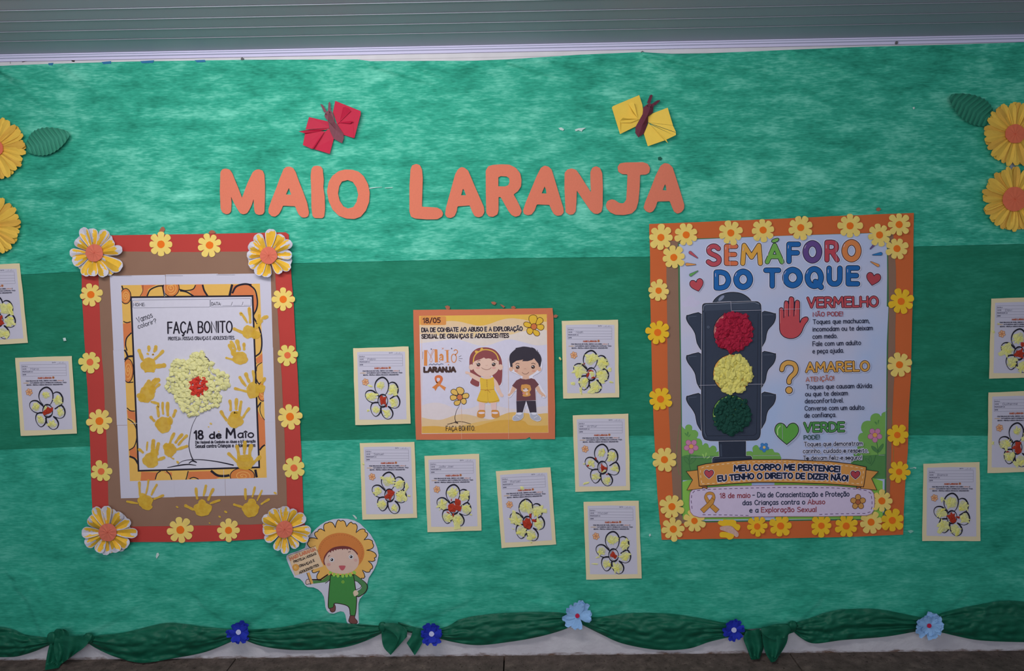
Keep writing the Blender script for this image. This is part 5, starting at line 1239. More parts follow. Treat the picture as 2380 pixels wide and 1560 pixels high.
a.fill(gz(R7, [(640,500),(760,465),(900,455),(1800,480),(1800,1130),(640,1130)]), '#7fb24c'); a.fill(gz(R8, [(0,480),(1580,420),(1760,480),(1760,640),(1760,1130),(0,1130)]), '#7fb24c')
a.fill(gz(R7, [(640,470),(820,460),(900,400),(900,300),(640,300)]), BUD)
for c, pts in ((R5, [(745,940),(705,885),(740,900)]), (R5, [(755,945),(750,870),(775,880)]), (R5, [(760,950),(805,900),(790,940)]), (R6, [(1665,755),(1625,705),(1660,710)]), (R6, [(1680,750),(1685,680),(1705,680)])): a.fill(gz(c, smooth_pts(pts, 3, True)), BUD)
for pts in ([(1030,1310),(990,1230),(1020,1240)], [(1040,1300),(1050,1210),(1070,1220)], [(1060,1310),(1110,1260),(1115,1285)]): a.fill(gz(R5, smooth_pts(pts, 3, True)), '#93bd62')
def stalk(c, pts, leaves):
    a.line(gz(c, pts), 1.6, '#3c6840', curve=4)
    for l in leaves: a.outl(gz(c, smooth_pts(l, 4, True)), '#4c7c48', '#38603c', .7)
stalk(R5, [(795,1230),(782,1300),(785,1400),(805,1490)], [[(780,1395),(715,1340),(700,1280),(750,1290),(780,1340)], [(790,1390),(810,1320),(885,1265),(890,1310),(840,1370)]])
stalk(R6, [(1665,1040),(1680,1130),(1680,1230)], [[(1680,1210),(1600,1160),(1578,1100),(1640,1120),(1675,1170)], [(1690,1200),(1700,1130),(1765,1060),(1770,1110),(1725,1180)]])
stalk(R6, [(1650,1250),(1620,1340),(1570,1415)], [[(1560,1390),(1500,1350),(1480,1300),(1530,1320)], [(1565,1380),(1535,1310),(1560,1260),(1580,1310)]])
def flower5(c, cx, cy, R, rp_, fc, oc, cc, rot, ow=.8, rcen=.3):
    for k in range(5):
        an = rot + k * 2 * math.pi / 5; a.outl(gz(c, ell(cx + R * math.cos(an), cy + R * math.sin(an), rp_, rp_ * .92, an)), fc, oc, ow)
    a.outl(gz(c, ell(cx, cy, R * .52, R * .52)), cc, oc, ow)
flower5(R5, 815, 1105, 75, 46, '#b9789c', '#8c4870', '#cf9a50', math.pi / 2); flower5(R6, 1635, 920, 75, 46, '#b9789c', '#8c4870', '#cf9a50', math.pi / 2); flower5(R5, 2003, 1120, 48, 32, '#3c78b4', '#2c5c94', '#d0b070', math.pi / 2, .5)
a.build('printed_garden', rp)
# ---- printed traffic light
b = Art(a.top + .03, gain=1.55).crop(*R3); TD = '#353d4e'; TO = '#161a26'; TL = '#5a6374'; HAL = '#c8c6d4'
def half(side, y0, c):
    if side < 0: pts = [(1000,y0-5),(770,y0),(742,y0+12),(738,y0+60),(770,y0+130),(830,y0+210),(880,y0+300),(900,y0+400),(925,y0+480),(1000,y0+540)]
    else: pts = [(1940,y0-25),(2165,y0-28),(2188,y0-10),(2185,y0+60),(2150,y0+140),(2070,y0+230),(2040,y0+310),(2025,y0+400),(1990,y0+470),(1940,y0+500)]
    q = gz(c, smooth_pts(pts, 3, True)); b.line(q, 3.2, HAL, closed=True); b.outl(q, TD, TO, 1.6)
    if side < 0: b.line(gz(c, [(775,y0+70),(770,y0+25),(900,y0+15)]), .8, TL)
    else: b.line(gz(c, [(1990,y0-5),(2150,y0-10)]), .8, TL)
b.T = lambda p: p; b.u = 1
for s_ in (-1, 1):
    half(s_, 370, R3); half(s_, 1022, R3); half(s_, 285, R5)
dome = gz(R3, smooth_pts([(1160,175),(1200,110),(1280,45),(1400,5),(1520,-2),(1640,20),(1740,80),(1800,150)], 5) + [(1800,200),(1160,200)])
b.line(dome, 3.2, HAL, closed=True); b.outl(dome, '#3a4352', TO, 1.7); b.fill(gz(R3, ell(1305, 92, 62, 26, -.75)), '#8088a0')
body = gz(R3, [(1000,200),(1030,180),(1150,175),(1800,150),(1900,150),(1945,190),(1952,300),(1955,900),(1952,1400)]) + gz(R5, [(1945,200),(1940,900),(1925,960),(1880,1000),(1700,1005),(1270,1012),(1120,1010),(1030,990),(998,920),(985,700),(985,100)])
base_ = gz(R5, [(1265,1000),(1700,1000),(1700,1265),(1780,1265),(1800,1290),(1800,1400),(1165,1400),(1165,1310),(1190,1282),(1280,1278)])
b.line(base_, 3.2, HAL, closed=True); b.outl(base_, '#2b3242', TO, 1.6); b.line(gz(R5, [(1180,1370),(1182,1310),(1210,1295),(1780,1280)]), .8, TL); b.fill(gz(R5, [(1285,1070),(1310,1070),(1318,1270),(1290,1270)]), '#3e4758')
b.line(body, 3.4, HAL, closed=True); b.outl(round_corners(body, 3, 2), TD, TO, 1.8)
b.fill(gz(R3, [(1040,230),(1060,205),(1400,190),(1850,172),(1900,185),(1925,215),(1940,270),(1400,280),(1040,300)]), '#3f4859')
b.line(gz(R3, [(1010,290),(1020,220),(1060,195),(1400,180),(1850,160),(1920,190)]), 1.6, '#737b8c'); b.line(gz(R3, [(1012,330),(1018,900),(1018,1500)]) + gz(R5, [(1018,400),(1030,880),(1060,950)]), 2.2, '#4c5566')
b.line(gz(R3, [(1050,330),(1050,1500)]) + gz(R5, [(1045,850),(1070,935),(1840,925),(1878,890),(1890,200)]) + gz(R3, [(1905,340)]), .8, TO)
b.fill(gz(R3, ell(1093, 563, 20)), '#5a6374'); b.fill(gz(R3, ell(1093, 563, 10)), TD)
for cx, cy, R_, col, c in ((1703.5, 771, 45.5, '#b06a68', 0), (1701.6, 868.5, 44.5, '#d0a050', 0), (1699.5, 963, 43.5, '#74a050', 0)):
    b.outl(ell(cx, cy, R_, R_), col, TO, 1.4)
    b.line([(cx + (R_ - 5) * math.cos(t_ / 10), cy + (R_ - 5) * math.sin(t_ / 10)) for t_ in range(28, 44)], 1.5, '#d8a8a0' if cx > 1703 else '#d8c890')
b.build('printed_traffic_light', rp)
# ---- title
t = Art(b.top + .03, gain=1.6).crop(*R1); HW = '#c9c8d8'
LTT = [(R1, 'S', (1050,600,1315,985), '#b04a54', 62), (R1, 'E', (1345,605,1585,970), '#cc6c48', 62), (R1, 'M', (1610,590,1985,970), '#d29c44', 62), (R1, 'A', (2010,590,2335,945), '#6ea44c', 60),
       (R2, 'F', (190,570,435,940), '#215fa0', 66), (R2, 'O', (455,548,780,930), '#5f4680', 78), (R2, 'R', (810,540,1065,915), '#b04450', 62), (R2, 'O', (1087,530,1420,912), '#cc7c48', 80),
       (R1, 'D', (1178,1025,1468,1370), '#215fa0', 66), (R1, 'O', (1497,1010,1825,1362), '#215fa0', 78), (R1, 'T', (1985,992,2283,1340), '#215fa0', 66), (R2, 'O', (125,980,467,1335), '#215fa0', 80), (R2, 'Q', (488,968,808,1345), '#215fa0', 74), (R2, 'U', (842,960,1112,1308), '#215fa0', 68), (R2, 'E', (1155,955,1398,1305), '#215fa0', 66)]
for c, ch, bx, col, w in LTT:
    t.crop(*c); t.letter(ch, bx, w + 5, col, '#1b2038', 11, HW, 24)
acc = smooth_pts([(2130,580),(2125,555),(2160,530),(2220,515),(2242,530),(2225,565),(2170,590)], 4, True); t.crop(*R1); t.outl(acc, '#74a850', '#1b2038', 11)
for c, x, y, dx, dy in ((R1,1080,690,30,-28),(R1,1378,700,0,-40),(R1,1660,720,12,-50),(R1,2060,800,30,-90),(R2,225,680,4,-45),(R2,492,680,22,-45),(R2,843,680,0,-50),(R2,1128,660,20,-45),(R1,1212,1140,0,-50),(R1,1535,1130,22,-45),(R2,165,1100,22,-45),(R2,527,1090,22,-45),(R2,876,1080,0,-50),(R2,1190,1070,0,-45)):
    t.crop(*c); t.line([(x, y), (x + dx * .3, y + dy * .5), (x + dx, y + dy)], 8, '#c8b8cc', curve=3, step=False)
t.k += 2
def ray(c, p0, p1, w0, w1, col, oc='#30304a'):
    t.crop(*c); t.line([p0, p1], lambda u: w0 + (w1 - w0) * u + 10, oc); t.line([p0, p1], lambda u: w0 + (w1 - w0) * u, col)
ray(R1, (800,750), (915,835), 46, 12, '#b0505c'); ray(R1, (745,942), (885,944), 44, 10, '#d29050'); ray(R1, (808,1115), (922,1050), 42, 8, '#609c54')
ray(R2, (1655,590), (1560,690), 42, 10, '#6c4c80'); ray(R2, (1730,770), (1600,788), 48, 10, '#2c70ac'); ray(R2, (1685,960), (1570,900), 42, 10, '#d08c50')
def heart(tt, cx, cy, w, h, rot, col, oc, ow, hi=None):
    p = [(0,-.28),(.12,-.45),(.3,-.5),(.45,-.38),(.5,-.15),(.4,.1),(.2,.32),(0,.5),(-.2,.32),(-.4,.1),(-.5,-.15),(-.45,-.38),(-.3,-.5),(-.12,-.45)]
    c_, s_ = math.cos(rot), math.sin(rot); q = [(cx + x * w * c_ - y * h * s_, cy + x * w * s_ + y * h * c_) for x, y in p]
    half_ = smooth_pts(q[:8], 4) + smooth_pts(q[7:] + q[:1], 4)[1:-1]
    tt.line(half_, ow * 2.4, HW, closed=True); tt.outl(half_, col, oc, ow)
    if hi: tt.line([(cx - .38 * w, cy + .05 * h), (cx - .38 * w, cy - .2 * h), (cx - .28 * w, cy - .36 * h)], w * .05, hi, curve=4)
t.crop(*R1); heart(t, 910, 1285, 225, 200, -.25, '#b24850', '#1b2038', 11); t.crop(*R2); heart(t, 1607, 1185, 235, 205, .2, '#a8434c', '#1b2038', 11)
t.build('printed_title', rp)
# ---- explanations
t = Art(t.top + .03, gain=1.6).crop(*R4); NV = '#1b2036'
hd = smooth_pts([(82,560),(78,300),(85,260),(110,245),(140,262),(152,300),(158,180),(170,142),(190,135),(220,150),(232,190),(235,110),(250,75),(275,68),(305,82),(318,120),(322,300),(335,160),(355,128),(380,125),(405,145),(412,200),(412,480),(440,430),(490,400),(530,398),(552,425),(545,460),(500,520),(470,580),(440,650),(390,710),(320,745),(240,750),(160,725),(105,670),(85,610)], 4, True)
t.line(hd, 30, HW, closed=True); t.outl(hd, '#b84a50', NV, 13)
for x0, y0, x1, y1 in ((152,290,152,410),(230,200,228,385),(320,190,316,385)): t.line([(x0, y0), (x1, y1)], 12, NV)
for p_ in ([(95,300),(95,500)], [(172,180),(172,380)], [(250,110),(248,370)], [(350,170),(345,360)]): t.line(p_, 7, '#d08080')
t.text('VERMELHO', [(545, 240), (1680, 222)], 150, 32, '#b04850', outline=NV, ow=10, halo=HW, hw=20)
t.text('NÃO PODE!', [(630, 390), (1112, 380)], 66, 13, '#96404a')
TX = '#20243c'
def para(c, rows, ht=60, w=11, col=TX, halo=None, hw=0):
    t.crop(*c)
    for s_, x0, y0, x1, y1 in rows: t.text(s_, [(x0, y0), (x1, y1)], ht, w, col, halo=halo, hw=hw)
para(R4, [('Toques que machucam,', 630, 512, 1545, 492), ('incomodam ou te deixam', 625, 632, 1595, 610), ('com medo.', 625, 752, 1022, 738), ('Fale com um adulto', 625, 870, 1405, 850), ('e peça ajuda.', 625, 990, 1125, 975)], 70)
t.crop(*R4)
qm = [(120,1255),(140,1190),(190,1150),(250,1145),(320,1170),(350,1240),(330,1310),(270,1370),(240,1420),(238,1460)]
t.line(qm, 108, HW, curve=6); t.line(qm, 92, NV, curve=6); t.line(qm, 66, '#cf9c50', curve=6); t.crop(*R6)
t.fill(ell(237, 190, 76), HW); t.fill(ell(237, 190, 64), NV); t.fill(ell(237, 190, 51), '#cf9c50')
t.crop(*R4); t.text('AMARELO', [(520, 1290), (1535, 1268)], 143, 31, '#cf9848', outline=NV, ow=10, halo=HW, hw=20)
t.text('ATENÇÃO!', [(515, 1450), (970, 1428)], 68, 12, '#a85c48')
para(R6, [('Toques que causam dúvida', 520, 170, 1582, 150), ('ou que te deixam', 505, 288, 1190, 270), ('desconfortável.', 500, 402, 1122, 388), ('Converse com um adulto', 497, 520, 1458, 505), ('de confiança.', 493, 636, 1000, 622)], 70)
t.crop(*R6); heart(t, 200, 900, 390, 350, 0, '#5c9c44', NV, 13, '#a8cc84')
t.text('VERDE', [(490, 865), (1130, 855)], 138, 32, '#4c8a48', outline=NV, ow=9, halo=HW, hw=18); t.text('PODE!', [(482, 995), (735, 985)], 64, 13, '#2c4a44')
para(R6, [('Toques que demonstram', 485, 1102, 1432, 1088), ('carinho, cuidado e respeito.', 468, 1214, 1525, 1202), ('Te deixam feliz e seguro!', 470, 1328, 1418, 1318)], 66, 11, halo=HW, hw=9)
t.build('printed_text', rp)
# ---- banner and box
n = Art(t.top + .03, gain=1.65); n.crop(*R7); BN = '#c98c48'; BK = '#2a1c20'
bx = gz(R7, [(790,720),(800,660),(840,620),(1080,585),(1500,560),(2300,545)]) + gz(R8, [(400,545),(1000,560),(1340,590),(1500,600),(1580,630),(1615,680),(1630,800),(1620,950),(1580,1010),(1500,1040),(800,1055),(100,1055)]) + gz(R7, [(1400,1065),(950,1070),(850,1040),(800,980),(785,850)])
n.T = lambda p: p; n.u = 1
n.outl(round_corners(bx, 2, 2), '#c3b4cc', '#94606c', 1.2)
dsh = gz(R7, [(830,930),(815,800),(825,690),(870,640),(1080,615),(1500,600),(2300,580)]) + gz(R8, [(300,583),(900,588),(1350,610),(1500,635),(1570,680),(1588,800),(1588,900),(1560,980),(1480,1005),(1000,1012),(700,1025)])
n.dashes(dsh, 1.5, '#5c3c64', 7, 5.5); n.dashes(gz(R7, [(1000,1027),(1400,1030),(1830,1042)]), 1.5, '#5c3c64', 7, 5.5)
for pts, c in (([(735,322),(1000,290),(1000,600),(745,628),(838,460)], R7), ([(1480,295),(1690,325),(1580,440),(1665,625),(1400,600)], R8), ([(945,560),(1075,560),(1075,608)], R7), ([(1340,560),(1450,560),(1335,608)], R8)):
    n.outl(gz(c, pts), BN if len(pts) > 3 else '#96602c', BK, 1.4)
ban = gz(R7, [(918,235),(1050,200),(1300,168),(1500,150),(1800,130),(2380,128)]) + gz(R8, [(400,140),(900,160),(1250,200),(1495,250),(1480,400),(1450,575),(1200,548),(800,520),(300,505),(0,500)]) + gz(R7, [(1900,498),(1500,520),(1200,545),(945,560),(930,400)])
n.outl(ban, BN, BK, 1.7)
n.dashes(gz(R7, [(985,510),(970,400),(962,290),(1000,255),(1200,220),(1500,185),(1800,165),(2380,160)]) + gz(R8, [(400,178),(900,200),(1200,235),(1450,280),(1440,400),(1415,525),(1200,510),(900,485),(500,472),(0,465)]) + gz(R7, [(2000,465),(1600,485),(1200,515),(985,525)]), 1.5, '#dcc09c', 6, 6)
n.crop(*R7); heart(n, 1105, 367, 150, 135, 0, '#ac4450', BK, 9); n.crop(*R8); heart(n, 1317, 380, 150, 132, 0, '#a43c48', BK, 9)
n.T = lambda p: p; n.u = 1
def gl(c, x, y): return (c[0] + x / 7, c[1] + y / 7)
n.text('MEU CORPO ME PERTENCE!', [gl(R7,1520,315), gl(R7,1900,300), gl(R8,0,295), gl(R8,500,300), gl(R8,1060,328)], 12.2, 3.9, '#182038', halo='#c4bccc', hw=1.4)
n.text('EU TENHO O DIREITO DE DIZER NÃO!', [gl(R7,1255,480), gl(R7,1700,445), gl(R7,2200,432), gl(R8,300,435), gl(R8,800,450), gl(R8,1190,475)], 11.8, 3.7, '#182038', halo='#c4bccc', hw=1.4)
NB = '#1e2a44'; RB_ = '#8c3c48'
n.text('18 de maio', [gl(R7,1285,755), gl(R7,1775,748)], 11, 2, RB_); n.text('- Dia de Conscientização e Proteção', [gl(R7,1815,742), gl(R8,750,732), gl(R8,1215,725)], 11, 1.9, NB)
n.text('das Crianças contra o', [gl(R7,1655,868), gl(R8,495,855)], 10.6, 1.9, NB); n.text('Abuso', [gl(R8,545,855), gl(R8,820,852)], 10.6, 1.9, RB_)
n.text('e a', [gl(R7,1768,990), gl(R7,1905,988)], 10.6, 1.9, NB); n.text('Exploração Sexual', [gl(R7,1958,985), gl(R8,300,980), gl(R8,680,978)], 10.8, 1.9, RB_)
rib = '#c08840'; RO = '#6c4428'
n.outl(gz(R7, [(1215,998),(1270,940),(1165,850),(1120,905)]), rib, RO, 1); n.outl(gz(R7, smooth_pts([(1120,655),(1060,675),(1030,740),(1050,800),(1085,850),(1150,860),(1190,800),(1205,740),(1180,675)], 5, True)), rib, RO, 1)
n.outl(gz(R7, smooth_pts([(1115,790),(1080,740),(1075,712),(1115,700),(1160,712),(1150,745)], 5, True)), '#c3b4cc', RO, .8); n.outl(gz(R7, [(965,940),(1020,1000),(1175,845),(1195,790),(1150,750),(1090,830)]), rib, RO, 1)
a = n; flower5(R8, 1360, 820, 78, 48, '#c08c4c', '#5c3428', '#a45c3c', -math.pi / 2, 1.2)
n.build('printed_banner', rp)
q = Art(n.top + .03, gain=1.5)
for pts in ([(1667, 702), (1698.5, 701), (1700, 723)], [(1699, 722.6), (1769, 721)], [(1812, 719), (1860, 718)], [(1625, 896), (1665, 895)], [(1738, 893.5), (1776, 893)], [(1605, 1063), (1660, 1062.5)], [(1750, 1059), (1812, 1059)], [(1817, 1068), (1817.5, 1110)], [(1696, 569), (1697, 618)], [(1820, 600), (1821, 670)], [(1943, 556), (1943.5, 612)], [(1818, 985), (1819, 1022)], [(2042, 1058), (2056, 1058)]):
    q.line(pts, .7, '#b8b4c4', cap=False, step=False)
q.build('page_seams', rp)
RB2 = [ball_mesh('ball_crimson', mat('#a01c38', 1.55, rough=.8, noise=.06), 20 + i) for i in range(4)]
YB2 = [ball_mesh('ball_lemon', mat('#d8cf72', 1.5, rough=.9, noise=.05), 30 + i) for i in range(4)]
GB = [ball_mesh('ball_green', mat('#1a4c40', 1.2, rough=.85, noise=.08), 40 + i) for i in range(4)]
def rough_disc(cx, cy, R_, seed, cuts=()):
    r = random.Random(seed); return [(cx + R_ * k * math.cos(t_), cy + R_ * k * math.sin(t_)) for t_ in (6.283 * i / 26 for i in range(26)) for k in [r.uniform(.9, 1.02) * (.9 if 3.0 < t_ < 4.4 else 1)]]
balls(rp, scatter(rough_disc(1704.5, 770.5, 45, 1), 7.0, 11), 7.0, 12.4, RB2, 3)
balls(rp, scatter(rough_disc(1703, 869, 43, 2), 7.2, 12), 7.2, 12.4, YB2, 4)
balls(rp, scatter(rough_disc(1701, 964, 43.5, 3), 7.0, 13), 6.9, 12.4, GB, 5)
# ---------------------------------------------------------------- children's worksheets
CREAM = mat('#d6c8a2', 1.5, rough=.85, noise=.03, scale=10, bump=.1, bscale=9); CREAME = mat('#e2dcae', 1.5)
YT = mat('#d8d68c', 1.55, rough=.7, noise=.12, scale=130, trans=.12); YT2 = mat('#d5d070', 1.5, rough=.7, noise=.12, scale=130); YT3 = mat('#dcdaa0', 1.5, rough=.7, noise=.15, scale=130, trans=.4); RT = mat('#a83420', 1.45, rough=.7, noise=.2, scale=130)
TP = {
 'top': [(520,945),(470,880),(453,800),(475,720),(530,665),(600,648),(660,690),(690,760),(685,850),(655,920),(622,952)],
 'tr': [(700,752),(750,730),(810,750),(850,820),(852,900),(820,950),(760,985),(718,1015)],
 'right': [(718,1015),(820,958),(870,1010),(885,1080),(860,1150),(800,1178),(745,1168),(695,1150)],
 'br': [(690,1150),(740,1200),(766,1270),(740,1340),(680,1366),(620,1340),(575,1270),(555,1175)],
 'bl': [(560,1170),(552,1240),(510,1300),(460,1318),(410,1270),(383,1190),(400,1110),(450,1082),(510,1080)],
 'left': [(505,1078),(420,1085),(340,1050),(293,980),(300,910),(350,875),(420,880),(480,930),(515,965)]}
PC = {'top': (575, 790), 'tr': (775, 860), 'right': (795, 1070), 'br': (660, 1270), 'bl': (470, 1200), 'left': (395, 980)}
def scrap(T, cx, cy, rx, ry, m, parent, seed, d=12.2, n=11, name='tissue_scrap', rot=0, rough=1):
    """one torn, crumpled bit of crepe paper: a ragged fan of creased facets"""
    r = random.Random(seed); V = []; Fc = []; ph = r.random() * 6
    rad = [r.choice((r.uniform(.45, .8), r.uniform(.9, 1.35))) for _ in range(n)]
    if rough < 1: rad = [r.uniform(.75, 1.1) for _ in range(n)]
    for k in (0, .5, 1):
        for i in range(n):
            t_ = 6.283 * i / n + r.uniform(-.15, .15); q = k * rad[i]
            x = rx * q * math.cos(t_); y = ry * q * math.sin(t_)
            p = T((cx + x * math.cos(rot) - y * math.sin(rot), cy + x * math.sin(rot) + y * math.cos(rot)))
            V.append(P(p[0], p[1], d + (r.uniform(0.3, 2.4) if k < 1 else r.uniform(0, .8))))
    for k in (0, 1):
        for i in range(n): a = k * n + i; b = k * n + (i + 1) % n; Fc += [(a, b, b + n), (a, b + n, a + n)]
    return link(name, V, Fc, m, parent=parent)
def worksheet(crop, quad, label, name_txt, seed, fillc='rrrrrr', strays=(), centre=1, white=None):
    px = Zc(quad, *crop) if crop else quad
    def T(p):
        v = (p[1] - 145 + (p[0] - 80) * .0305) / 1327.0; u = (p[0] - 80 - 38 * v) / 955.0
        return quadpt(px, u, v)
    c = [sum(q[k] for q in px) / 4 for k in (0, 1)]
    o = thing('worksheet', P(c[0], c[1], 8), label, 'worksheet', "children's flower worksheets on cream paper")
    sheet('backing_sheet', wavy(px, .55, 12, seed), 9.6, .4, CREAM, o, edge=CREAME)
    sheet('white_sheet', [T(q) for q in round_corners([(148, 212), (560, 200), (976, 204), (1003, 1368), (600, 1378), (184, 1378)], 8, 2)], 10.1, .25, WPAPER, o)
    k = (math.dist(px[0], px[1])) / 955.0
    a = Art(10.4, T=T); a.u = 1 / k
    LN = '#7c7a8e'; TXC = '#56546a'
    for q in ([(180,262),(932,258)], [(182,316),(933,313)], [(184,362),(934,360)], [(185,410),(935,405)], [(186,457),(932,450)], [(180,262),(186,457)], [(932,258),(934,450)]): a.line(q, 4, LN, cap=False, step=False)
    a.k += 1
    for s_, x0, y0, x1 in (('DATA:', 702, 236, 765), ('ESCOLA:', 192, 300, 285), ('NOME:', 194, 346, 265), ('PROFESSOR (A):', 194, 392, 370), ('SÉRIE:', 196, 440, 258)): a.text(s_, [(x0, y0), (x1, y0 - 2)], 17, 4.5, TXC, n=2)
    a.line([(785, 240), (930, 237)], 3, LN, cap=False, step=False); a.line([(822, 240), (838, 215)], 4, LN, cap=False, step=False); a.line([(872, 239), (888, 214)], 4, LN, cap=False)
    if name_txt: a.text(name_txt, [(325, 352), (325 + 28 * len(name_txt), 348)], 34, 4.5, '#6e6c80', slant=.15, n=2)
    a.text('MAIO', [(450, 502), (525, 501)], 24, 7, '#b0583c', n=2, outline='#8c4834', ow=1.5); a.text('LARANJA', [(542, 500), (678, 498)], 24, 7, '#b0583c', n=2, outline='#8c4834', ow=1.5)
    for i in range(6): a.fill(ell(709 + 14 * math.cos(i * 1.047), 482 + 14 * math.sin(i * 1.047), 9, 9, n=8), '#b87850', step=False)
    a.k += 1; a.fill(ell(709, 482, 8, 8, n=8), '#8c5038')
    DT = '#3a384a'
    a.text('COLE BOLINHAS DE PAPEL CREPOM NAS CORES', [(245, 547), (765, 542)], 16, 5.5, DT, n=2); a.text('LARANJA', [(775, 542), (862, 541)], 15, 4, '#c08468', n=2); a.text('E', [(874, 541), (882, 541)], 16, 5, DT, n=2)
    a.text('AMARELO', [(200, 582), (300, 580)], 15, 4, '#c8a880', n=2); a.text('NA FLORZINHA QUE É O SÍMBOLO DA CAMPANHA: "FAÇA', [(315, 580), (928, 574)], 16, 5.5, DT, n=2)
    a.text('BONITO - PROTEJA NOSSAS CRIANÇAS E ADOLESCENTES."', [(255, 616), (872, 608)], 16, 5.5, DT, n=2)
    for i in range(6):
        an = i * 1.047 + .3; a.outl(ell(291 + 34 * math.cos(an), 728 + 36 * math.sin(an), 25, 21, an, 12), '#d8a67c', '#9c5c40', 5)
    a.outl(ell(291, 728, 16, 16, n=10), '#d08858', '#9c5c40', 4)
    a.build('printed_form', o)
    b = Art(a.top + .02, T=T); b.u = 1 / k; INK = '#1c1b26'
    for i, (nm, pts) in enumerate(TP.items()): b.line(pts, lambda t, i=i: 9 + 17 * math.sin(3.1416 * ((t + i * .13) % 1.0)) ** 2, INK, curve=4)
    b.line(ell(592, 1050, 84, 108, 0, 20), lambda t: 10 + 16 * math.sin(6.28 * t + 3.2) ** 2, INK, closed=True); b.line([q for q in ell(600, 1052, 66, 86, 0, 20)][3:16], 5, INK)
    b.build('printed_flower', o)
    r = random.Random(seed * 7)
    for i, (nm, (cx, cy)) in enumerate(PC.items()):
        dens = fillc[i]
        if dens == '0': continue
        kk = {'s': .72, 'r': .98, 'f': 1.2}[dens]
        scrap(T, cx + r.uniform(-18, 18), cy + r.uniform(-20, 20), 92 * kk, 84 * kk, YT3, o, seed * 50 + 40 + i, d=11.4, n=16, rot=r.uniform(0, 3), rough=.25)
        scrap(T, cx + r.uniform(-25, 25), cy + r.uniform(-20, 30), 95 * kk, 80 * kk, YT, o, seed * 50 + i, n=18, rot=r.uniform(0, 3))
        scrap(T, cx + r.uniform(-50, 50), cy + r.uniform(-45, 45), 62 * kk, 34 * kk, YT2, o, seed * 50 + 20 + i, d=12.8, n=9, rot=r.uniform(0, 3))
        if dens == 'f': scrap(T, cx + r.uniform(-60, 60), cy + r.uniform(-60, 60), 60, 45, YT, o, seed * 50 + 30 + i, d=12.5, n=10, rot=r.uniform(0, 3))
    for j, (x, y, rx, ry, rot, c_) in enumerate(strays): scrap(T, x, y, rx, ry, RT if c_ else YT, o, seed * 50 + 60 + j, n=7, rot=rot, d=11.6)
    if centre:
        scrap(T, 598, 1048, 88 * centre, 92 * centre, RT, o, seed * 50 + 90, d=13.0, n=13); scrap(T, 585, 1060, 50 * centre, 54 * centre, RT, o, seed * 50 + 91, d=14.2, n=9)
    return o
W = worksheet
W((810,790,7.427), [(80,145),(1035,115),(1072,1448),(118,1472)], 'cream worksheet left of the small orange poster, upper one of the left pair', 'Pablo', 1, 'srsssr', [(380,800,75,28,.2,0),(340,1220,22,36,.2,0),(650,1140,16,34,0,1)], .95)
W((830,1010,7.427), [(45,150),(988,128),(1038,1440),(92,1472)], 'cream worksheet directly above the sunflower child cutout', 'Samuel', 2, 'rrfsrs', [(895,905,38,70,.1,0),(925,1060,36,16,0,0),(465,745,50,45,0,0),(135,505,30,22,.3,0)], .95)
W((975,1040,7.427), [(85,148),(1030,112),(1070,1437),(138,1465)], 'cream worksheet below the left half of the small orange poster, with a big red scrap', 'João Joel', 3, 'rrrfrr', [(640,960,60,90,.5,1),(480,1130,48,16,.5,1),(575,1190,22,55,0,1),(545,915,8,30,0,1),(880,1170,30,14,0,0)], 1.1)
W((1140,1075,7.43), [(92,152),(1035,85),(1135,1415),(192,1482)], 'tilted cream worksheet below the right half of the small orange poster', 'Rafael', 4, 'ffrrrf', [(520,460,36,34,.3,0),(640,930,34,40,0,1),(720,1030,60,28,.3,1),(360,860,40,30,.4,0),(340,1150,30,10,.4,0),(640,1390,20,30,0,0)], 1.0)
W((1295,730,7.427), [(78,120),(1050,98),(1070,1440),(105,1460)], 'cream worksheet right of the small orange poster, its flower centre mostly yellow', 'Noah', 5, 'ffffrf', [(270,1220,50,30,-.3,0),(415,1330,26,80,0,0),(900,960,55,48,.2,0),(930,1180,60,22,.1,0),(55,790,34,30,.3,0),(460,880,10,36,.9,1),(530,1060,30,52,.2,1),(640,1105,60,16,-.2,1),(580,990,50,16,0,1),(600,1050,42,50,0,0)], 0)
W((1325,950,7.61), [(47,120),(1030,88),(1060,1445),(92,1472)], 'cream worksheet level with the poster bottom, with orange bits scattered on its petals', 'Arthur', 6, 'srssss', [(560,780,12,40,.8,1),(475,890,14,34,-.4,1),(345,1010,24,22,0,1),(290,1330,75,22,-.4,0),(275,985,30,24,0,0),(665,1165,20,16,0,1),(600,1110,60,36,0,0)], .72)
W((1350,1150,7.427), [(47,125),(1000,105),(1050,1447),(92,1468)], 'lowest cream worksheet, with a neat round red spiral in the flower centre', 'Micael', 7, 'rrrrss', [(270,1200,60,14,.1,0),(850,800,40,10,.1,0),(330,1090,46,14,-.1,0)], .66)
W(None, [(-84,619),(45.5,612.3),(64.8,797),(-64,804)], 'cream worksheet cut off by the left edge of the picture', '', 8, 'rfrrrr', [], 1)
W((0,600,3.628), [(128,842),(605,826),(648,1480),(175,1500)], 'cream worksheet left of the red framed poster, whole', 'Maria', 9, 'srssss', [(560,1000,30,60,.1,0)], 1)
W(None, [(2304,694.4),(2435,690),(2434,877),(2299,880.5)], 'cream worksheet cut by the right edge, the upper of the two', 'Davi', 10, 'rrrrrf', [(230,560,30,20,0,0),(150,690,34,30,0,0),(650,900,40,50,.2,1)], 1)
W(None, [(2297.5,912.6),(2428,908),(2430,1096),(2295,1099.8)], 'cream worksheet cut by the right edge, the lower of the two', 'Guilherme', 11, 'srrrrr', [(440,1120,36,14,.2,1),(300,960,20,8,0,1),(190,980,30,30,0,0)], 1)
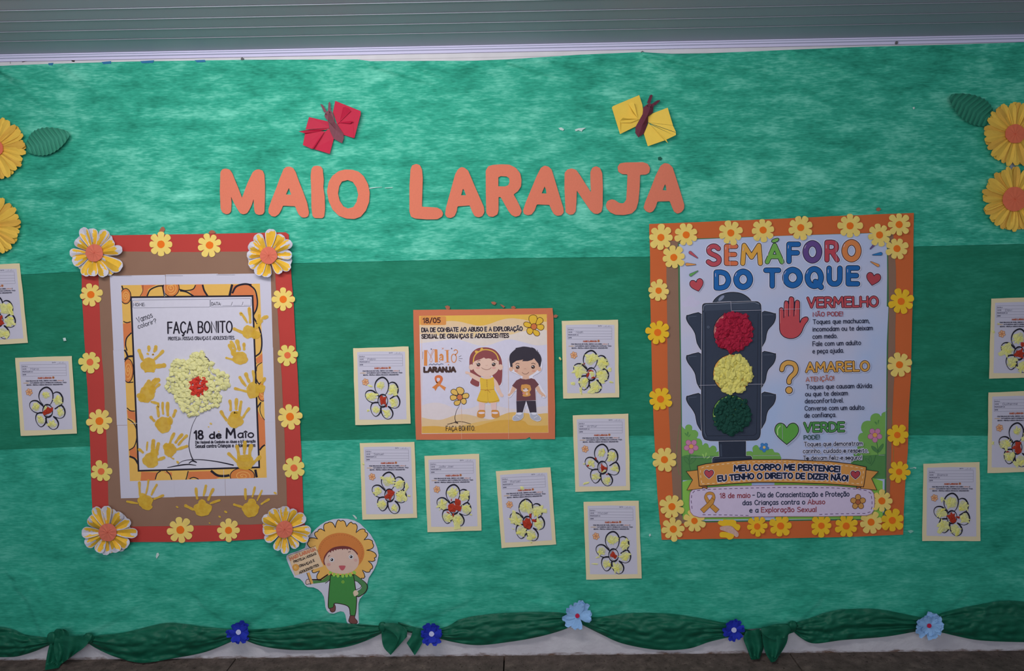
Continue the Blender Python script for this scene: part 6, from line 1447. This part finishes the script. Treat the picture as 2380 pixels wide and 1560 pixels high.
W((2130,680,2.644), [(42,1053),(388,1042),(394,1528),(36,1528)], 'cream worksheet at the lower right, beyond the orange framed poster', 'Bianca', 12, 'frrrfr', [(470,1150,50,40,0,0),(690,1050,40,26,.3,1),(420,760,30,40,0,0)], .9)

# ---------------------------------------------------------------- sunflower child cutout
M1 = (650, 1190, 9.52); M2 = (650, 1310, 9.52)
mc = thing('paper_cutout', P(790, 1330, 8), 'paper cutout of a smiling child dressed as a sunflower, holding a small sign', 'cutout')
outl = Zc([(1350,148),(1180,165),(1020,215),(900,290),(800,380),(700,480),(620,560),(585,640),(575,730),(555,800),(450,850),(200,935),(155,965),(145,1020),(180,1120),(240,1270),(320,1428)], *M1) + \
       Zc([(320,305),(440,335),(510,400),(560,480),(620,520),(750,530),(850,575),(930,650),(980,740),(1000,850),(1010,960),(1040,1040),(1100,1100),(1200,1110),(1270,1080),(1350,1057),(1420,1075),(1455,1140),(1480,1280),(1520,1350),(1570,1370),(1700,1365),(1755,1320),(1745,1150),(1742,900),(1770,790),(1880,660),(1920,590),(1935,460),(1970,320),(2080,150),(2150,0)], *M2) + \
       Zc([(2190,960),(2160,800),(2100,650),(2010,500),(1900,380),(1780,260),(1650,190),(1500,155)], *M1)
sheet('cutout_sheet', outl, 10.5, .5, mat('#bdbdcb', 1.55, rough=.7, noise=.03, scale=12), mc)
m = Art(11.06, gain=1.6).crop(*M1); BK = '#2c1c1c'; PY = '#d3a356'
pet = Zc([(1000,430),(975,380),(980,290),(1020,255),(1065,245),(1090,228),(1160,235),(1210,300),(1232,350),(1240,290),(1275,200),(1310,180),(1350,205),(1400,190),(1450,230),(1480,325),(1520,270),(1580,225),(1620,262),(1680,265),(1715,320),(1710,390),(1690,460),(1760,400),(1840,378),(1890,400),(1890,440),(1940,470),(1945,520),(1900,585),(1870,620),(1960,605),(2050,640),(2055,690),(2080,740),(2060,800),(1990,835),(1920,850),(2010,860),(2100,905),(2140,960),(2130,1005),(2095,1020),(2110,1070),(2050,1100),(1960,1090),(2020,1140),(2060,1210),(2045,1260),(2010,1275),(1990,1330),(1910,1335),(1830,1290),(1870,1370),(1885,1440)], *M1) + \
      Zc([(1890,290),(1860,330),(1815,325),(1790,340),(1600,260),(1200,280),(950,370),(870,365),(830,340),(820,290),(840,230),(880,165),(780,205),(730,200),(712,160)], *M2) + Zc([(712,1305),(800,1200),(840,1000),(830,850),(690,800),(640,760),(610,700),(650,640),(640,600),(690,575),(780,580),(840,600),(790,540),(770,480),(800,445),(840,435),(860,395),(920,378)], *M1)
m.T = lambda p: p; m.u = 1; m.outl(smooth_pts(pet, 2, True), PY, BK, 1.8)
m.crop(*M1)
m.fill(ell(1360, 890, 515, 425, .1, 40), '#c0743c')
for i in range(34):
    t_ = math.pi * (.78 + i * .0405); m.fill(ell(1360 + 470 * math.cos(t_), 890 + 380 * math.sin(t_), 8, 8, n=6), '#8c5030', step=False)
m.k += 1
m.fill(smooth_pts([(985,1180),(972,1050),(1000,960),(1080,860),(1200,785),(1380,755),(1540,775),(1660,850),(1730,940),(1600,1000),(1100,1100)], 4, True), '#6c3434')
# body
gb = '#3f8040'
m.crop(*M2)
m.line([(1060,250),(900,360),(720,360)], 30, BK, curve=0); m.fill([(1150,235),(1060,270),(920,375),(730,378),(745,448),(1010,415),(1130,345)], '#4c7c44')
m.line([(915,378),(720,355)], 14, BK); m.line([(1015,435),(1125,352)], 16, BK)
m.line([(1635,300),(1800,420),(1880,500),(1850,600),(1740,680)], 134, BK, curve=5); m.line([(1635,300),(1795,415),(1872,500),(1842,597),(1742,672)], 112, '#4a7a4c', curve=5)
m.outl([(1650,380),(1720,400),(1810,490),(1790,540),(1700,580),(1690,590)], '#bdbdcb', BK, 12)
bod = [(1140,230),(1180,270),(1600,255),(1640,300),(1680,560),(1700,720),(1700,900),(1665,1160),(1570,1160),(1545,1000),(1480,930),(1330,890),(1210,885),(1190,960),(1120,1000),(1075,960),(1080,750),(1110,400)]
m.outl(smooth_pts(bod, 3, True), gb, BK, 18)
m.outl(smooth_pts([(1205,900),(1235,960),(1225,1050),(1160,1080),(1115,1040),(1120,990),(1180,970)], 4, True), '#6e4440', BK, 12)
m.outl(smooth_pts([(1565,1155),(1655,1160),(1665,1210),(1720,1280),(1700,1330),(1600,1335),(1530,1280),(1545,1200)], 4, True), '#6e4440', BK, 12)
m.fill(ell(1400, 408, 34, 34), '#7ca840'); m.fill(ell(1400, 408, 18, 18), '#5c9038')
m.fill(smooth_pts([(1655,600),(1700,595),(1740,650),(1730,690),(1660,728),(1640,700),(1625,660),(1630,630)], 4, True), '#cbb8a0')
for i in range(4): m.line([(1625 + 4 * i, 645 + 20 * i), (1650, 650 + 18 * i)], 6, '#a09078')
for cx, cy, t_ in ((1130,190,.9),(1205,245,.4),(1290,265,.1),(1395,270,0),(1480,262,-.1),(1565,250,-.35),(1650,200,-.9)): m.fill(ell(cx, cy, 34, 46, t_), '#90b84c')
m.crop(*M1)
m.fill(smooth_pts([(995,1120),(1000,1040),(1040,960),(1100,890),(1260,830),(1500,820),(1620,850),(1720,960),(1755,1080),(1730,1200),(1640,1300),(1500,1360),(1350,1370),(1180,1340),(1060,1260)], 5, True), '#c7aa9c')
fr = [(1090,880),(1135,905),(1150,840),(1190,885),(1205,825),(1250,860),(1265,805),(1300,845),(1310,800),(1340,835),(1355,795),(1395,850),(1420,800),(1440,845),(1455,800),(1500,850),(1520,790),(1570,850),(1590,810),(1720,940),(1660,840),(1540,775),(1380,755),(1200,785)]
m.fill(fr, '#6c3434')
for x, y in ((1155, 1060), (1580, 995)):
    m.fill(ell(x, y, 55, 52), '#b0aeb4'); m.fill(ell(x, y, 44, 42), '#dcd8dc'); m.fill(ell(x, y, 32, 32), '#241c20'); m.fill(ell(x - 10, y - 6, 9, 9, n=10), '#e8e4e8')
m.line([(1078,995),(1090,972),(1110,965)], 12, '#3c2428', curve=3); m.line([(1522,895),(1545,882),(1568,885)], 12, '#3c2428', curve=3)
m.fill(ell(1085, 1165, 42, 36), '#c09088'); m.fill(ell(1680, 1070, 38, 34), '#c29890')
m.fill(smooth_pts([(1318,1192),(1450,1192),(1445,1240),(1420,1280),(1385,1296),(1350,1280),(1322,1235)], 3, True), '#b0545c')
m.build('printed_child', mc)
sg = Art(m.top + .04, gain=1.6).crop(*M2)
sg.outl(smooth_pts([(655,450),(600,465),(575,430),(585,380),(610,350),(650,350),(690,380),(690,455)], 3, True), '#cbb0a4', BK, 12)
sg.fill([(600,212),(660,190),(745,440),(690,458)], '#cf9c50'); sg.line([(600,212),(690,458)], 14, BK)
sg.crop(*M1); sg.fill([(180,980),(795,765),(965,1205),(345,1410)], '#cdb394'); sg.line([(185,968),(795,750)], 8, '#6a5040'); sg.line([(190,1000),(345,1405)], 5, '#b08c70')
sg.text('MAIO LARANJA', [(245,1075),(420,990),(800,850)], 62, 15, '#c88060', outline='#9c5038', ow=5)
sg.text('PROTEJA NOSSAS', [(320,1130),(560,1045),(812,942)], 48, 13, '#221c20'); sg.text('CRIANÇAS E', [(440,1225),(600,1170),(775,1095)], 48, 13, '#221c20'); sg.text('ADOLESCENTES', [(440,1370),(650,1280),(868,1195)], 46, 13, '#221c20')
for i in range(14): sg.fill(ell(355 + 62 * math.cos(i * .449), 1230 + 62 * math.sin(i * .449), 17, 17, n=8), '#c88c40', step=False)
sg.k += 1; sg.fill(ell(355, 1230, 58, 58), '#cc9448'); sg.fill(ell(355, 1230, 30, 34), '#d8b070'); sg.line([(350,1200),(372,1215),(370,1245),(350,1250),(342,1230)], 7, '#a06c38', curve=3)
sg.build('printed_sign', mc)

# ---------------------------------------------------------------- scraps, tears and tape on the cloth
def bit(name, pts, m_, label, cat, d=8.5, curl=2.0, group=None):
    r = random.Random(len(label)); V = [P(x, y, d + curl * r.random()) for x, y in pts]; c = [sum(q[k] for q in pts) / len(pts) for k in (0, 1)]
    V.append(P(c[0], c[1], d + curl * .8)); n = len(pts); V2 = [Vector((v.x, v.y + .0005, v.z)) for v in V]
    Fc = [(i, (i + 1) % n, n) for i in range(n)] + [(n + 1 + (i + 1) % n, n + 1 + i, 2 * n + 1) for i in range(n)] + [(i, n + 1 + i, n + 1 + (i + 1) % n, (i + 1) % n) for i in range(n)]
    return tag(link(name, V + V2, Fc, m_), label, cat, group)
WS = mat('#b9cfc9', 1.45); LSC = mat('#a5cfc3', 1.4); RS = mat('#a3624c', 1.4, noise=.2, scale=150); TSC = mat('#87bfae', 1.4)
bit('paper_scrap', [(1298,298),(1304,296),(1311,300),(1309,304),(1302,302)], WS, 'tiny white scrap below the butterflies, the left one of two', 'scrap')
bit('paper_scrap', [(1336,301),(1345,298),(1362,297),(1354,302),(1352,306),(1345,303),(1338,305)], WS, 'small white scrap between the title and the yellow butterfly', 'scrap')
bit('paper_scrap', [(146,786),(152,785),(154,792),(148,793)], WS, 'tiny white square scrap above the left worksheet', 'scrap')
bit('paper_scrap', [(364,1286),(368,1285),(370,1290),(364,1299),(362,1294)], WS, 'small pale drop shaped scrap below the red framed poster', 'scrap')
bit('paper_scrap', [(819,1197),(824,1198),(829,1203),(830,1207),(826,1206)], WS, 'white curled scrap above the sunflower child', 'scrap')
bit('paper_scrap', [(2121,250),(2125,248),(2127,252),(2123,254)], WS, 'tiny white scrap left of the upper right leaf', 'scrap')
bit('paper_scrap', [(1508,1244),(1511,1240),(1513,1244),(1510,1248)], WS, 'tiny pale scrap at the lower left of the orange framed poster', 'scrap')
bit('paper_scrap', [(1529,366),(1535,364),(1539,368),(1536,373),(1530,372)], mat('#1d5a4a', 1.4), 'dark green spot above the last letter of the title', 'scrap')
bit('paper_scrap', [(366,1540),(371,1537),(374,1541),(370,1545),(365,1544)], mat('#b02048', 1.5), 'tiny pink paper ball at the foot of the wall', 'scrap', d=10)
bit('paper_scrap', [(2109,1234),(2118,1232),(2124,1235),(2116,1240)], TSC, 'pale scrap at the lower right corner of the orange frame', 'scrap')
def th(pts, w, label):
    v, f = ribbon_outline(smooth_pts(pts, 4), w); V = [P(x, y, 9.5) for x, y in v]; V2 = [P(x, y, 9.0) for x, y in v]; n = len(V)
    o = link('thread', V + V2, f + [tuple(n + i for i in q[::-1]) for q in f], WS); return tag(o, label, 'thread')
th([(857,438),(872,436),(888,434.5)], lambda t: 2.0 - 1.4 * t, 'white torn thread right of the letter O'); th([(895,437),(904,436.5),(912,436)], 1.2, 'second white torn thread between the two title words')
th([(2115,1088.5),(2121,1088),(2125,1087),(2128,1088)], lambda t: 1 + 2.5 * t * t, 'white glue thread at the right edge of the orange frame')
def torn(name, pts, label): return bit(name, pts, RS, label, 'scrap', d=8.8, curl=1.5, group='torn reddish bits round the small poster')
torn('torn_bit', [(1034,712),(1040,710),(1046,713),(1045,719),(1038,720)], 'torn reddish bit over the left part of the small poster')
torn('torn_bit', [(1141,702),(1148,701),(1154,704),(1150,709),(1144,707)], 'highest torn reddish bit above the small poster')
torn('torn_bit', [(1162,707),(1168,709),(1174,713),(1170,716),(1165,711)], 'torn bit just right of the highest one above the small poster')
torn('torn_bit', [(1188,713),(1194,711),(1199,715),(1195,718),(1189,717)], 'torn reddish bit touching the top right of the small poster')
torn('torn_bit', [(1287,733),(1292,731),(1297,734),(1293,739),(1287,738)], 'torn reddish bit at the right edge of the small poster')
torn('torn_bit', [(2037,484),(2043,482),(2048,486),(2043,491),(2037,490)], 'reddish smudge above the orange frame')
torn('torn_bit', [(375,528),(380,527),(384,533),(380,540),(372,541),(370,536)], 'brown tab above the red frame, over its left small flower')
torn('torn_bit', [(484,541),(490,535),(497,536),(502,541),(496,543),(488,543)], 'brown tab above the red frame, over its right small flower')

for i_, q_ in enumerate([[(112,147),(124,146),(122,152),(113,151)], [(236,144),(258,142),(258,148),(240,149)], [(326,142),(358,140),(356,146),(330,147)], [(452,140),(476,139),(478,144),(458,145)]]):
    bit('tape_scrap', q_, BT, 'blue tape bit at the top hem of the cloth, ' + ('leftmost', 'second from the left', 'third from the left', 'rightmost')[i_], 'tape', d=14.5, curl=.5, group='blue tape bits at the top hem')
